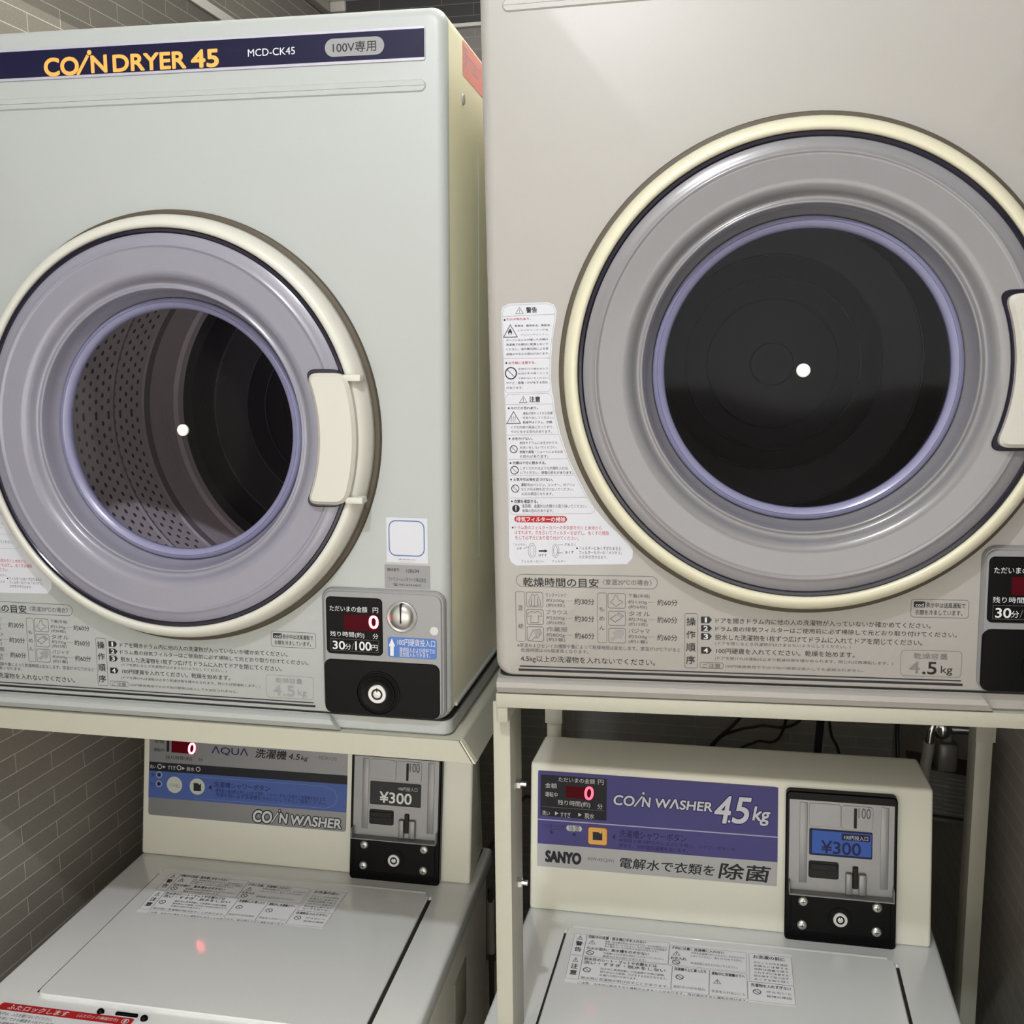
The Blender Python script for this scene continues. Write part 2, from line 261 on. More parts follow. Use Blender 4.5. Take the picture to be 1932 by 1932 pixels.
DATA = {
'INSTR': [
 ["O",23.7,132.5,164.7,145.5,"g",8,0.45],
 ["T","乾燥時間の目安",30.8,133.3,106.8,142.1,"k",0.012,0],
 ["T","〈室温20℃の場合〉",110.9,136.0,158.9,141.8,"g",0,0],
 ["O",22.6,75.6,32.3,127.6,"g",2,0.4],
 ["T","混",25.2,108.0,30.0,113.3,"g",0,0],
 ["T","紡",25.0,89.1,30.2,94.3,"g",0,0],
 ["O",33.7,111.7,50.9,127.3,"g",2,0.5],
 ["O",33.7,93.6,51.1,109.5,"g",2,0.5],
 ["O",33.6,76.1,51.0,91.7,"g",2,0.5],
 ["O",115.7,112.4,133.4,127.8,"g",2,0.5],
 ["O",116.1,94.7,133.3,109.7,"g",2,0.5],
 ["O",116.1,76.9,133.3,92.3,"g",2,0.5],
 ["L",[[39.9,125.2],[36.2,117.5],[36.8,113.4],[38.6,113.5],[39.3,121.1],[39.1,113.0],[45.2,113.1],[45.3,121.2],[45.9,113.6],[47.9,113.7],[48.3,117.7],[44.9,125.3],[42.3,123.7]],"g",0.35,1],
 ["L",[[42.3,123.7],[42.1,113.0]],"g",0.35,0],
 ["L",[[39.5,107.4],[35.2,105.2],[35.4,102.1],[38.4,102.7],[37.8,95.6],[45.8,95.8],[45.7,102.9],[49.0,102.5],[49.0,105.6],[45.1,107.5],[42.3,106.2]],"g",0.4,1],
 ["L",[[34.9,77.5],[40.1,87.9],[47.2,89.2],[48.7,85.1],[44.5,79.8],[42.0,80.8],[37.4,76.5]],"g",0.4,1],
 ["P",[[41.1,86.9],[46.7,88.1],[47.7,85.1],[43.5,80.8],[42.1,82.9]],"h"],
 ["L",[[123.1,125.9],[125.0,125.0],[126.4,121.0],[130.3,119.6],[130.3,118.1],[127.4,117.0],[123.5,113.9],[121.0,116.9],[118.1,118.3],[121.6,121.9]],"g",0.35,1],
 ["L",[[118.0,101.7],[126.3,107.9],[131.2,104.6],[122.9,98.3]],"g",0.5,1],
 ["P",[[126.3,107.9],[131.2,104.6],[128.8,102.7],[123.9,106.2]],"h"],
 ["P",[[117.8,81.5],[122.8,84.7],[119.8,87.6],[125.7,90.3],[131.1,89.9],[131.1,86.4],[128.1,81.3],[124.7,83.2],[120.7,79.0]],"h"],
 ["T","カッターシャツ",53.7,122.4,74.4,126.9,"g",0,0],
 ["T","約200g",54.0,116.7,72.6,120.9,"g",0,0],
 ["T","(約5枚)",53.9,111.6,72.7,115.9,"g",0,0],
 ["T","約30分",82.4,115.3,102.3,121.8,"k",0,0],
 ["L",[[73.9,118.8],[74.9,118.8]],"g",0.3,0],
 ["L",[[75.8,118.9],[76.8,118.9]],"g",0.3,0],
 ["L",[[77.7,118.9],[78.7,118.9]],"g",0.3,0],
 ["L",[[79.6,119.0],[80.6,119.0]],"g",0.3,0],
 ["T","ブラウス",53.9,104.7,75.1,109.5,"g",0,0],
 ["T","約200g",53.8,98.7,72.5,103.1,"g",0,0],
 ["T","(約5枚)",54.0,93.8,72.4,98.0,"g",0,0],
 ["T","約30分",82.4,97.7,102.1,104.1,"k",0,0],
 ["L",[[73.7,101.1],[74.7,101.1]],"g",0.3,0],
 ["L",[[75.6,101.1],[76.6,101.2]],"g",0.3,0],
 ["L",[[77.5,101.2],[78.5,101.2]],"g",0.3,0],
 ["L",[[79.4,101.2],[80.4,101.2]],"g",0.3,0],
 ["T","作業服",53.8,86.8,75.1,91.8,"g",0,0],
 ["T","約800g",53.7,80.9,72.4,85.4,"g",0,0],
 ["T","(約3着)",53.8,76.2,72.7,80.5,"g",0,0],
 ["T","約60分",82.4,80.1,102.1,86.6,"k",0,0],
 ["L",[[73.4,83.5],[74.4,83.6]],"g",0.3,0],
 ["L",[[75.3,83.6],[76.3,83.6]],"g",0.3,0],
 ["L",[[77.2,83.7],[78.2,83.7]],"g",0.3,0],
 ["L",[[79.1,83.7],[80.1,83.7]],"g",0.3,0],
 ["T","下着(半袖)",135.9,122.9,157.2,127.5,"g",0,0],
 ["T","約130g",135.9,116.9,154.3,121.1,"g",0,0],
 ["T","(約6枚)",136.0,112.1,154.6,116.1,"g",0,0],
 ["T","約60分",164.4,116.2,184.0,122.4,"k",0,0],
 ["L",[[155.8,119.3],[156.8,119.4]],"g",0.3,0],
 ["L",[[157.6,119.4],[158.6,119.4]],"g",0.3,0],
 ["L",[[159.5,119.4],[160.4,119.5]],"g",0.3,0],
 ["L",[[161.3,119.5],[162.3,119.5]],"g",0.3,0],
 ["T","タオル",136.4,104.9,157.4,109.8,"g",0,0],
 ["T","約70g",136.0,99.1,154.2,103.4,"g",0,0],
 ["T","(約15枚)",136.1,94.4,154.8,98.5,"g",0,0],
 ["T","約60分",164.4,98.6,183.9,105.1,"k",0,0],
 ["L",[[155.8,101.7],[156.7,101.7]],"g",0.3,0],
 ["L",[[157.6,101.7],[158.6,101.7]],"g",0.3,0],
 ["L",[[159.4,101.8],[160.4,101.8]],"g",0.3,0],
 ["L",[[161.3,101.8],[162.2,101.8]],"g",0.3,0],
 ["T","パジャマ",136.1,87.4,157.1,92.2,"g",0,0],
 ["T","約500g",135.9,81.7,154.5,85.9,"g",0,0],
 ["T","(約1着)",136.0,76.6,154.7,80.8,"g",0,0],
 ["T","約60分",164.3,80.7,183.9,87.2,"k",0,0],
 ["L",[[155.7,84.1],[156.7,84.1]],"g",0.3,0],
 ["L",[[157.6,84.1],[158.5,84.2]],"g",0.3,0],
 ["L",[[159.4,84.2],[160.4,84.2]],"g",0.3,0],
 ["L",[[161.3,84.2],[162.2,84.3]],"g",0.3,0],
 ["O",105.3,76.6,114.8,127.9,"g",2,0.4],
 ["T","も",107.2,109.0,112.2,113.6,"g",0,0],
 ["T","め",107.1,99.4,112.3,103.9,"g",0,0],
 ["T","ん",107.2,89.8,112.2,94.5,"g",0,0],
 ["T","※室温およびセンイの種類や量によって乾燥時間は変化します。室温が10℃下がると",23.5,69.7,186.8,74.0,"g",0,0],
 ["T","乾燥時間は10%程度長くなります。",27.3,64.9,95.9,68.8,"g",0,0],
 ["T","4.5kg以上の洗濯物を入れないでください。",26.8,53.9,162.2,61.3,"k",0,0],
 ["O",190.9,53.6,203.7,109.1,"g",2,0.4],
 ["T","操",192.7,96.9,201.6,105.0,"k",0.01,0],
 ["T","作",192.7,83.8,201.3,91.6,"k",0.01,0],
 ["T","順",192.5,70.7,201.4,78.9,"k",0.01,0],
 ["T","序",192.3,57.8,201.1,66.0,"k",0.01,0],
 ["P",[[206.7,106.1],[214.5,106.1],[217.1,103.1],[214.5,99.6],[206.7,99.6]],"k"],
 ["T","1",210.5,100.5,212.3,105.3,"w",0.03,0],
 ["P",[[206.8,97.5],[214.5,97.5],[217.2,94.7],[214.6,91.5],[206.8,91.4]],"k"],
 ["T","2",209.4,92.3,213.4,96.7,"w",0.03,0],
 ["P",[[206.8,89.5],[214.6,89.5],[217.2,86.5],[214.6,83.0],[206.8,82.9]],"k"],
 ["T","3",209.5,83.8,213.5,88.7,"w",0.03,0],
 ["P",[[206.9,75.4],[214.7,75.5],[217.3,72.5],[214.7,68.9],[206.9,68.9]],"k"],
 ["T","4",209.5,69.8,213.6,74.6,"w",0.03,0],
 ["T","ドアを開きドラム内に他の人の洗濯物が入っていないか確かめてください。",220.7,99.8,419.0,105.2,"k",0,0],
 ["T","ドラム奥の排気フィルターはご使用前に必ず掃除して元どおり取り付けてください。",220.5,91.8,442.3,96.8,"k",0,0],
 ["T","脱水した洗濯物を1枚ずつ広げてドラムに入れてドアを閉じてください。",220.5,83.0,412.0,88.7,"k",0,0],
 ["T","(ドアを閉じるとき洗濯物がはさまらないようにしてください。)",220.6,77.5,347.5,81.4,"g",0,0],
 ["T","100円硬貨を入れてください。乾燥を始めます。",221.7,69.3,351.4,74.8,"k",0,0],
 ["T","(ドアを開ければ運転は止まり乾燥状態を確かめられます。閉じれば再運転します。)",220.2,62.7,386.3,66.3,"g",0,0],
 ["T","100円硬貨専用ですので他の硬貨は投入しても返却されません。",230.4,55.2,359.7,58.1,"g",0,0],
 ["O",205.8,54.0,228.4,60.1,"g",1.5,0.4],
 ["T","ご注意",208.5,54.4,225.7,59.0,"g",0,0],
 ["O",400.7,110.4,452.0,128.0,"g",3,0.4],
 ["R",403.2,120.0,413.2,125.7,"k",1],
 ["T","cod",404.8,120.8,411.9,124.3,"w",0,0],
 ["T","表示中は送風運転で",414.1,119.9,448.9,124.9,"k",0,0],
 ["T","衣類を冷ましています。",404.6,112.9,446.4,117.9,"k",0,0],
],
'CAPAC': [
 ["O",393.2,53.0,447.9,78.6,"e",4,0.4],
 ["T","乾燥容量",404.8,70.1,435.2,75.9,"e",0,0],
 ["T","4",401.5,56.0,410.3,67.0,"e",0.03,0],
 ["T",".5",413.2,55.5,425.5,67.2,"f",0.03,0],
 ["T","kg",429.5,54.7,439.7,64.0,"f",0,0],
],
'WARN': [
 ["P",[[15.0,404.4],[16.7,409.1],[22.9,412.0],[60.6,412.0],[66.9,409.5],[69.1,403.6],[68.5,396.7],[64.8,376.5],[63.3,359.3],[62.7,338.8],[63.6,326.1],[64.7,322.1],[66.2,306.9],[71.0,285.3],[78.7,261.6],[86.2,245.4],[96.9,224.3],[106.0,209.6],[119.6,194.2],[137.2,178.0],[140.8,171.5],[140.3,163.3],[134.7,157.1],[24.4,154.1],[19.1,157.4],[17.3,163.2],[17.8,211.6],[17.0,285.4]],"s"],
 ["L",[[16.3,403.6],[18.3,408.3],[23.6,410.4],[59.8,410.6],[65.7,408.4],[67.6,403.3],[67.1,396.7],[63.6,375.0],[61.8,358.9],[61.4,338.8],[62.4,330.1],[59.5,326.8],[19.2,326.1],[16.4,329.2]],"a",0.35,1],
 ["L",[[17.1,321.6],[19.6,324.4],[59.9,325.2],[63.1,321.7],[64.5,308.6],[69.4,285.3],[77.5,261.4],[84.7,245.2],[95.7,223.5],[103.6,212.9],[103.4,209.6],[99.9,207.2],[21.4,206.0],[18.6,209.1]],"a",0.35,1],
 ["L",[[16.9,399.8],[67.4,400.6]],"a",0.3,0],
 ["L",[[16.8,359.6],[61.8,359.2]],"a",0.3,0],
 ["L",[[17.7,314.9],[63.8,314.9]],"a",0.3,0],
 ["L",[[18.1,284.9],[69.5,285.4]],"a",0.3,0],
 ["L",[[18.5,261.1],[77.5,261.3]],"a",0.3,0],
 ["L",[[18.8,244.8],[84.7,245.2]],"a",0.3,0],
 ["L",[[18.6,222.4],[95.7,223.5]],"a",0.3,0],
 ["T","警告",39.6,402.6,50.1,407.9,"k",0.03,0],
 ["L",[[29.3,402.0],[36.8,402.0],[33.1,408.0]],"g",0.4,1],
 ["L",[[33.1,406.3],[33.0,403.0]],"g",0.4,0],
 ["T","注意",40.9,316.8,51.6,322.4,"k",0.03,0],
 ["L",[[31.1,316.5],[38.6,316.6],[35.0,322.8]],"g",0.4,1],
 ["L",[[35.0,321.1],[34.9,317.4]],"g",0.4,0],
 ["T","引火の恐れあり。",20.2,395.8,43.9,398.1,"r",0.01,0],
 ["T","食用油、動物系油、美容油、",27.9,389.4,63.3,391.5,"k",0,0],
 ["T","ドライクリーニング油、",31.0,385.2,61.6,387.0,"g",0,0],
 ["T","ベンジンやシンナー、",33.9,380.9,61.5,382.7,"g",0,0],
 ["T","ガソリンなどの付着した衣類は",19.2,376.0,60.4,378.0,"k",0,0],
 ["T","洗濯後でも絶対に乾燥しないで",19.1,371.5,60.4,373.9,"k",0,0],
 ["T","ください。油の酸化熱による自",19.0,367.1,60.3,369.4,"k",0,0],
 ["T","然発火や引火の恐れがあります。",19.1,362.4,61.4,364.7,"k",0,0],
 ["T","お子様に注意する。",21.1,353.8,48.0,356.5,"r",0.01,0],
 ["T","子供だけで使わせたり",30.4,348.1,59.9,350.2,"g",0,0],
 ["T","幼児の手の届くところ",30.3,343.7,59.9,345.8,"g",0,0],
 ["T","で使わないでください。",30.2,339.2,61.0,341.2,"g",0,0],
 ["T","やけど・感電・けがをする恐れ",18.2,334.6,59.7,337.1,"k",0,0],
 ["T","があります。",18.3,329.8,34.9,332.4,"g",0,0],
 ["T","やけどの恐れあり。",22.3,309.9,49.2,312.6,"k",0.012,0],
 ["T","運転が終わってから衣類",34.3,304.7,63.7,307.4,"g",0,0],
 ["T","を取り出してください。",34.2,300.4,64.8,303.0,"g",0,0],
 ["T","乾燥中はドラム、衣類、",34.1,296.0,63.9,298.5,"k",0,0],
 ["T","ドアの内側が高温になっており、",22.1,291.2,64.6,294.0,"g",0,0],
 ["T","やけどをする恐れがあります。",22.0,286.8,62.5,289.5,"g",0,0],
 ["T","水をかけない。",22.7,279.8,43.3,282.9,"k",0.012,0],
 ["T","本体やドラムに水をかけたり、",30.4,275.6,69.3,278.7,"g",0,0],
 ["T","水洗いをしないでください。",30.3,271.3,67.6,274.0,"g",0,0],
 ["T","感電や漏電・ショートによる火災",30.2,266.8,73.2,269.6,"k",0,0],
 ["T","の恐れがあります。",30.3,262.4,58.7,265.2,"g",0,0],
 ["T","衣類は十分に脱水する。",23.0,255.9,56.3,259.0,"k",0.012,0],
 ["T","しずくのたれるような衣類を入れな",30.5,250.6,77.8,253.7,"g",0,0],
 ["T","いでください。感電の恐れがあります。",30.4,246.2,83.0,249.3,"k",0,0],
 ["T","火気や引火物を近づけない。",23.4,239.3,63.0,242.6,"k",0.012,0],
 ["T","運転中はベンジン、シンナー、ガソリン",31.0,234.1,84.5,237.3,"k",0,0],
 ["T","などの引火物を近づけないでください。",31.1,229.7,83.2,232.9,"g",0,0],
 ["T","火災の原因になります。",31.0,225.1,62.7,228.2,"g",0,0],
 ["T","衣類を確認する。",23.5,217.4,47.6,220.9,"k",0.012,0],
 ["T","金具類、金属片は衣類から取り除いてください。",31.4,212.7,96.0,216.4,"g",0,0],
 ["T","故障の恐れがあります。",31.5,208.1,62.9,211.4,"g",0,0],
 ["T","ドラム奥のフィルターカバーの中央部を引くと本体から",23.6,190.9,110.3,195.0,"r",0,0],
 ["T","はずれます。爪を引いてフィルターをはずし、糸くずの掃除",23.5,185.7,117.5,190.0,"r",0,0],
 ["T","をして必ず元どおり取り付けてください。",23.8,180.4,87.7,184.6,"r",0,0],
 ["T","「メツマリ」",22.4,174.0,35.0,176.7,"g",0,0],
 ["T","文字",25.2,170.2,30.3,172.6,"k",0,0],
 ["T","はずす",47.2,163.7,55.5,166.4,"k",0,0],
 ["T","爪を引く",73.4,174.6,84.7,177.4,"g",0,0],
 ["T","糸くず",73.9,166.9,82.4,169.8,"k",0,0],
 ["T","フィルターカバー",29.4,157.1,52.9,160.1,"g",0,0],
 ["T","フィルター",60.3,157.6,74.8,160.5,"g",0,0],
 ["T","フィルターに糸くずがたまると",87.9,171.0,129.0,174.6,"k",0,0],
 ["T","フィルターカバーの「メツマリ」",87.8,166.5,129.5,170.2,"k",0,0],
 ["T","の文字が浮き出ます。",87.7,162.1,116.1,165.5,"g",0,0],
 ["C",18.3,396.4,0.91,"k",0],
 ["C",19.0,355.2,0.9,"k",0],
 ["C",20.4,311.3,0.9,"k",0],
 ["C",20.4,281.4,0.9,"k",0],
 ["C",20.9,257.3,0.9,"k",0],
 ["C",21.1,240.9,0.9,"k",0],
 ["C",21.4,219.1,0.9,"k",0],
 ["C",21.6,192.6,0.9,"k",0],
 ["C",85.9,172.5,0.9,"k",0],
 ["L",[[16.9,380.0],[30.4,379.9],[23.7,391.7]],"k",0.55,1],
 ["P",[[21.8,382.7],[21.4,385.0],[23.5,388.1],[25.3,384.9],[25.0,382.6]],"k"],
 ["C",23.5,383.2,1.0,"s",0],
 ["L",[[18.0,296.2],[31.8,296.4],[25.0,307.9]],"k",0.55,1],
 ["L",[[22.9,298.2],[22.5,300.2],[23.3,301.8],[22.9,303.6]],"g",0.35,0],
 ["L",[[24.7,298.2],[24.3,300.2],[25.2,301.8],[24.7,303.6]],"g",0.35,0],
 ["L",[[26.6,298.2],[26.1,300.2],[27.0,301.8],[26.5,303.6]],"g",0.35,0],
 ["C",23.3,345.2,6.0,"k",0.82],
 ["L",[[19.4,349.2],[27.2,341.3]],"k",0.5,0],
 ["C",24.4,271.0,3.9,"k",0.82],
 ["L",[[21.8,273.6],[26.9,268.5]],"k",0.4,0],
 ["C",24.7,250.2,4.2,"k",0.82],
 ["L",[[22.1,252.9],[27.4,247.5]],"k",0.4,0],
 ["C",25.1,231.9,4.0,"k",0.82],
 ["L",[[22.5,234.5],[27.6,229.3]],"k",0.4,0],
 ["C",25.3,211.9,3.8,"k",0],
 ["L",[[25.4,214.3],[25.3,211.3]],"s",1.0,0],
 ["C",25.3,209.8,0.5,"s",0],
 ["R",23.5,198.1,76.2,204.6,"m",6],
 ["T","排気フィルターの掃除",25.3,198.8,74.7,203.7,"w",0.015,0],
 ["L",[[44.5,169.5],[44.2,167.0],[43.6,164.7],[42.6,163.0],[41.4,162.0],[40.2,161.7],[39.0,162.3],[37.9,163.7],[37.2,165.7],[36.8,168.1],[36.9,170.6],[37.3,173.0],[38.2,175.0],[39.2,176.4],[40.5,177.1],[41.7,176.9],[42.9,175.9],[43.7,174.2],[44.3,172.0]],"g",0.3,1],
 ["L",[[42.7,169.4],[42.6,167.6],[42.2,165.9],[41.7,164.6],[41.0,163.8],[40.3,163.7],[39.7,164.1],[39.1,165.2],[38.7,166.6],[38.5,168.4],[38.6,170.3],[38.8,172.1],[39.3,173.6],[39.9,174.7],[40.6,175.2],[41.3,175.0],[41.9,174.3],[42.4,173.0],[42.7,171.3]],"g",0.3,1],
 ["L",[[67.7,169.8],[67.5,167.5],[66.9,165.6],[66.1,164.0],[65.0,163.1],[63.9,162.9],[62.8,163.4],[61.8,164.7],[61.2,166.4],[60.8,168.6],[60.9,170.8],[61.3,172.9],[62.0,174.7],[63.0,175.9],[64.1,176.5],[65.2,176.3],[66.2,175.4],[67.1,173.9],[67.6,172.0]],"g",0.3,1],
 ["L",[[66.2,169.7],[66.0,168.1],[65.7,166.6],[65.2,165.4],[64.6,164.8],[64.0,164.6],[63.4,165.0],[62.9,165.9],[62.5,167.3],[62.4,168.9],[62.4,170.5],[62.6,172.1],[63.0,173.5],[63.6,174.4],[64.2,174.8],[64.8,174.7],[65.4,174.0],[65.8,172.9],[66.1,171.4]],"g",0.3,1],
 ["P",[[47.5,170.1],[53.5,170.2],[53.5,171.1],[56.6,169.4],[53.5,167.7],[53.5,168.6],[47.4,168.5]],"k"],
 ["L",[[67.2,175.7],[71.8,175.8]],"k",0.3,0],
 ["L",[[66.1,167.7],[71.6,167.7]],"k",0.3,0],
 ["L",[[32.3,171.6],[37.4,173.4]],"k",0.3,0],
],
'STRIP': [
 ["T","CO",171.9,708.9,210.3,725.8,"o",0.06,0],
 ["L",[[210.1,709.6],[221.0,725.5]],"o",3.4,0],
 ["C",223.8,729.5,2.5,"o",0],
 ["T","N",225.4,709.9,242.4,726.0,"o",0.06,0],
 ["T","DRYER",250.0,709.9,329.8,725.3,"o",0.06,0],
 ["T","45",336.5,709.6,365.1,725.9,"o",0.06,0],
 ["T","MCD-CK45",397.2,717.1,446.8,724.1,"w",0,0],
 ["R",478.0,712.7,538.7,729.6,"S",12],
 ["T","100V専用",486.2,716.1,530.5,726.2,"k",0.01,0],
],
'PANEL': [
],
'DISP': [
 ["T","ただいまの金額",470.8,154.9,512.3,161.2,"w",0,0],
 ["T","円",518.4,154.8,524.3,160.7,"w",0,0],
 ["R",486.4,134.9,524.4,152.1,"R",0],
 ["T","0",514.2,138.2,524.4,151.9,"D",0.03,0],
 ["T","残り時間(約)",470.7,126.6,508.7,133.1,"w",0,0],
 ["T","分",517.9,126.8,524.0,132.5,"w",0,0],
 ["O",471.1,112.0,524.4,125.2,"g",0,0.35],
 ["T","30",473.5,113.6,486.9,122.5,"w",0.03,0],
 ["T","分",487.0,113.8,493.8,120.2,"w",0,0],
 ["T","/",494.3,113.9,497.4,121.3,"g",0,0],
 ["T","100",498.6,113.7,515.8,123.1,"w",0.03,0],
 ["T","円",516.2,114.2,523.0,120.3,"w",0,0],
],
'BLUE': [
 ["P",[[538.8,128.5],[542.2,119.8],[540.7,119.7],[540.5,109.3],[536.7,109.4],[536.8,119.7],[535.1,119.9]],"w"],
 ["T","100円硬貨投入口",544.7,121.0,585.6,128.7,"w",0,0],
 ["T","連続投入および途中での",546.9,113.8,585.5,119.5,"w",0,0],
 ["T","追加投入もできます。",546.9,109.1,580.3,114.0,"w",0,0],
],
'QR': [
 ["R",532.8,208.7,577.1,256.4,"s",1],
 ["O",535.1,215.8,574.0,253.6,"b",8,1.1],
 ["T","お問い合わせはこちら",545.2,211.4,564.2,213.1,"g",0,0],
 ["T","ファミリーレンタリース",546.9,209.2,562.4,210.5,"g",0,0],
],
'COMP': [
 ["R",530.2,181.4,579.5,206.3,"S",0],
 ["T","機械番号",533.1,199.4,546.3,202.7,"k",0,0],
 ["T","108694",553.9,198.3,567.6,202.4,"k",0,0],
 ["T","ファミリーレンタリース株式会社",534.1,188.8,575.2,193.3,"k",0,0],
 ["T","☎ 042-654-0600",539.4,183.8,569.8,186.8,"k",0,0],
],
'AQUA': [
 ["P",[[11.1,144.9],[332.8,147.4],[332.8,134.1],[11.0,131.1]],"k"],
 ["P",[[11.0,131.1],[332.8,134.1],[332.1,91.9],[10.8,89.5]],"B"],
 ["T","ΛQUΛ",114.5,163.6,174.0,176.3,"n",0.012,0],
 ["T","洗濯機",186.0,164.0,235.7,177.6,"k",0.03,0.15],
 ["T","4.5",239.1,165.4,257.6,174.0,"k",0.025,0.2],
 ["T","kg",258.8,163.5,270.1,172.0,"k",0.02,0.2],
 ["T","MCW-C45",287.8,168.4,315.5,173.9,"g",0,0],
 ["R",47.8,161.8,86.7,180.9,"R",0],
 ["T","0",75.9,161.6,87.6,178.8,"D",0.03,0.1],
 ["R",39.8,162.5,44.2,180.3,"k",0],
 ["T","金額",18.7,174.7,35.7,180.8,"k",0,0],
 ["T","運転中",18.3,161.5,36.4,167.3,"k",0,0],
 ["T","残り時間(約)",38.4,150.2,82.4,156.8,"k",0,0],
 ["T","分",92.5,150.9,100.0,156.6,"k",0,0],
 ["T","洗い",12.7,134.8,22.4,140.4,"w",0,0],
 ["T","すすぎ",42.7,134.8,55.6,141.8,"w",0,0],
 ["T","脱水",73.8,135.1,86.7,141.5,"w",0,0],
 ["C",28.9,138.5,3.81,"w",0.72],
 ["C",61.1,139.0,3.81,"w",0.72],
 ["C",92.8,139.0,3.71,"w",0.72],
 ["P",[[34.5,140.6],[39.0,138.7],[34.6,136.1]],"w"],
 ["P",[[66.3,140.7],[70.8,138.8],[66.4,136.2]],"w"],
 ["C",28.3,125.7,4.91,"w",0.85],
 ["C",28.3,125.7,2.61,"k",0],
 ["C",28.2,111.6,4.82,"w",0.85],
 ["C",28.2,111.6,2.61,"k",0],
 ["T","予約",14.6,121.8,22.2,127.3,"n",0,0],
 ["T","仕上",13.9,108.2,22.1,113.4,"n",0,0],
 ["C",54.2,112.1,12.74,"t",0],
 ["T","ソフト仕上",45.2,108.2,63.2,114.3,"k",0,0],
 ["C",91.9,112.2,12.54,"t",0],
 ["P",[[85.8,117.5],[93.2,117.6],[95.2,115.3],[98.2,117.6],[98.4,105.8],[86.0,105.4]],"k"],
 ["P",[[110.4,112.4],[115.1,116.5],[115.3,108.7]],"n"],
 ["T","洗濯槽シャワーボタン",119.1,113.8,210.4,122.4,"n",0.008,0],
 ["T","硬貨投入後10秒以内に上ぶたを開け、シャワーボタンを押すと洗濯槽を洗えます。",122.3,105.9,301.2,112.0,"n",0,0],
 ["T","洗濯の前に必ず洗濯槽をきれいにしてからご使用ください。",122.4,99.5,302.3,105.8,"n",0,0],
 ["L",[[87.0,127.7],[297.9,128.9],[313.3,123.7],[318.3,112.2],[312.9,100.0],[298.7,95.7],[87.7,93.8]],"p",0.35,0],
 ["T","CO",184.6,66.0,214.1,83.3,"k",0.17,0.12],
 ["L",[[214.5,67.4],[223.9,81.9]],"k",3.4,0],
 ["C",226.7,86.1,2.51,"k",0],
 ["T","N",226.5,67.7,239.8,82.1,"k",0.17,0.12],
 ["T","WΛSHER",245.2,66.7,324.2,81.4,"k",0.17,0.12],
 ["T","CO",184.6,66.0,214.1,83.3,"w",0.05,0.12],
 ["L",[[214.5,67.4],[223.9,81.9]],"w",1.8,0],
 ["C",226.7,86.1,1.41,"w",0],
 ["T","N",226.5,67.7,239.8,82.1,"w",0.05,0.12],
 ["T","WΛSHER",245.2,66.7,324.2,81.4,"w",0.05,0.12],
],
'SANYO': [
 ["P",[[11.3,193.1],[332.9,192.5],[333.2,94.2],[11.2,92.3]],"B"],
 ["P",[[11.2,92.3],[333.2,94.2],[332.4,62.3],[10.9,60.9]],"S"],
 ["P",[[11.5,126.4],[333.1,127.9],[333.1,126.4],[11.5,124.9]],"l"],
 ["R",14.9,130.9,106.7,187.8,"K",2],
 ["T","ただいまの金額",39.8,179.7,90.2,186.3,"w",0,0],
 ["T","円",94.6,179.3,102.1,186.4,"w",0,0],
 ["T","金額",21.2,169.9,37.5,176.9,"w",0,0],
 ["T","運転中",21.3,158.0,38.6,164.5,"w",0,0],
 ["R",50.0,158.5,89.1,174.4,"R",0],
 ["T","0",76.4,157.9,88.4,175.7,"D",0.03,0.06],
 ["T","残り時間(約)",39.1,146.4,84.0,154.7,"w",0,0],
 ["T","分",94.0,146.1,101.1,153.3,"w",0,0],
 ["P",[[17.1,144.0],[103.4,144.7],[103.4,144.0],[17.2,143.2]],"g"],
 ["T","洗い",17.2,131.8,28.2,138.4,"w",0,0],
 ["T","すすぎ",43.1,131.2,57.0,138.3,"w",0,0],
 ["T","脱水",76.7,131.7,89.9,139.4,"w",0,0],
 ["P",[[35.3,138.2],[40.0,135.9],[35.4,132.9]],"w"],
 ["P",[[67.9,138.8],[72.4,136.5],[67.9,133.5]],"w"],
 ["T","CO",116.5,153.8,144.3,167.0,"n",0.15,0.12],
 ["L",[[145.0,154.2],[154.5,167.0]],"n",3.6,0],
 ["C",156.5,172.0,2.41,"n",0],
 ["T","N",154.8,154.1,166.2,166.8,"n",0.15,0.12],
 ["T","WΛSHER",173.1,154.3,247.6,166.8,"n",0.15,0.12],
 ["T","CO",116.5,153.8,144.3,167.0,"w",0.04,0.12],
 ["L",[[145.0,154.2],[154.5,167.0]],"w",2.0,0],
 ["C",156.5,172.0,1.7,"w",0],
 ["T","N",154.8,154.1,166.2,166.8,"w",0.04,0.12],
 ["T","WΛSHER",173.1,154.3,247.6,166.8,"w",0.04,0.12],
 ["T","4",251.5,140.5,272.5,176.1,"n",0.075,0.22],
 ["C",270.3,143.1,2.51,"n",0],
 ["T","5",274.2,141.6,298.6,175.9,"n",0.075,0.22],
 ["T","kg",300.5,141.2,323.1,165.4,"n",0.075,0.2],
 ["T","4",251.5,140.5,272.5,176.1,"lb",0.028,0.22],
 ["C",270.3,143.1,1.61,"lb",0],
 ["T","5",274.2,141.6,298.6,175.9,"lb",0.028,0.22],
 ["T","kg",300.5,141.2,323.1,165.4,"lb",0.028,0.2],
 ["T","ソフト仕上ランプ",16.2,112.4,48.5,120.3,"n",0,0],
 ["C",30.4,109.1,2.11,"n",0],
 ["R",51.4,112.8,73.0,120.9,"w",5],
 ["T","除菌",54.7,112.5,69.9,120.9,"k",0,0],
 ["C",62.4,108.5,2.11,"n",0],
 ["R",80.9,96.4,108.6,121.4,"q",3],
 ["R",82.1,97.4,107.4,120.3,"y",3],
 ["P",[[88.0,114.4],[96.1,114.5],[98.4,112.3],[101.1,114.5],[101.2,103.8],[88.1,103.5]],"k"],
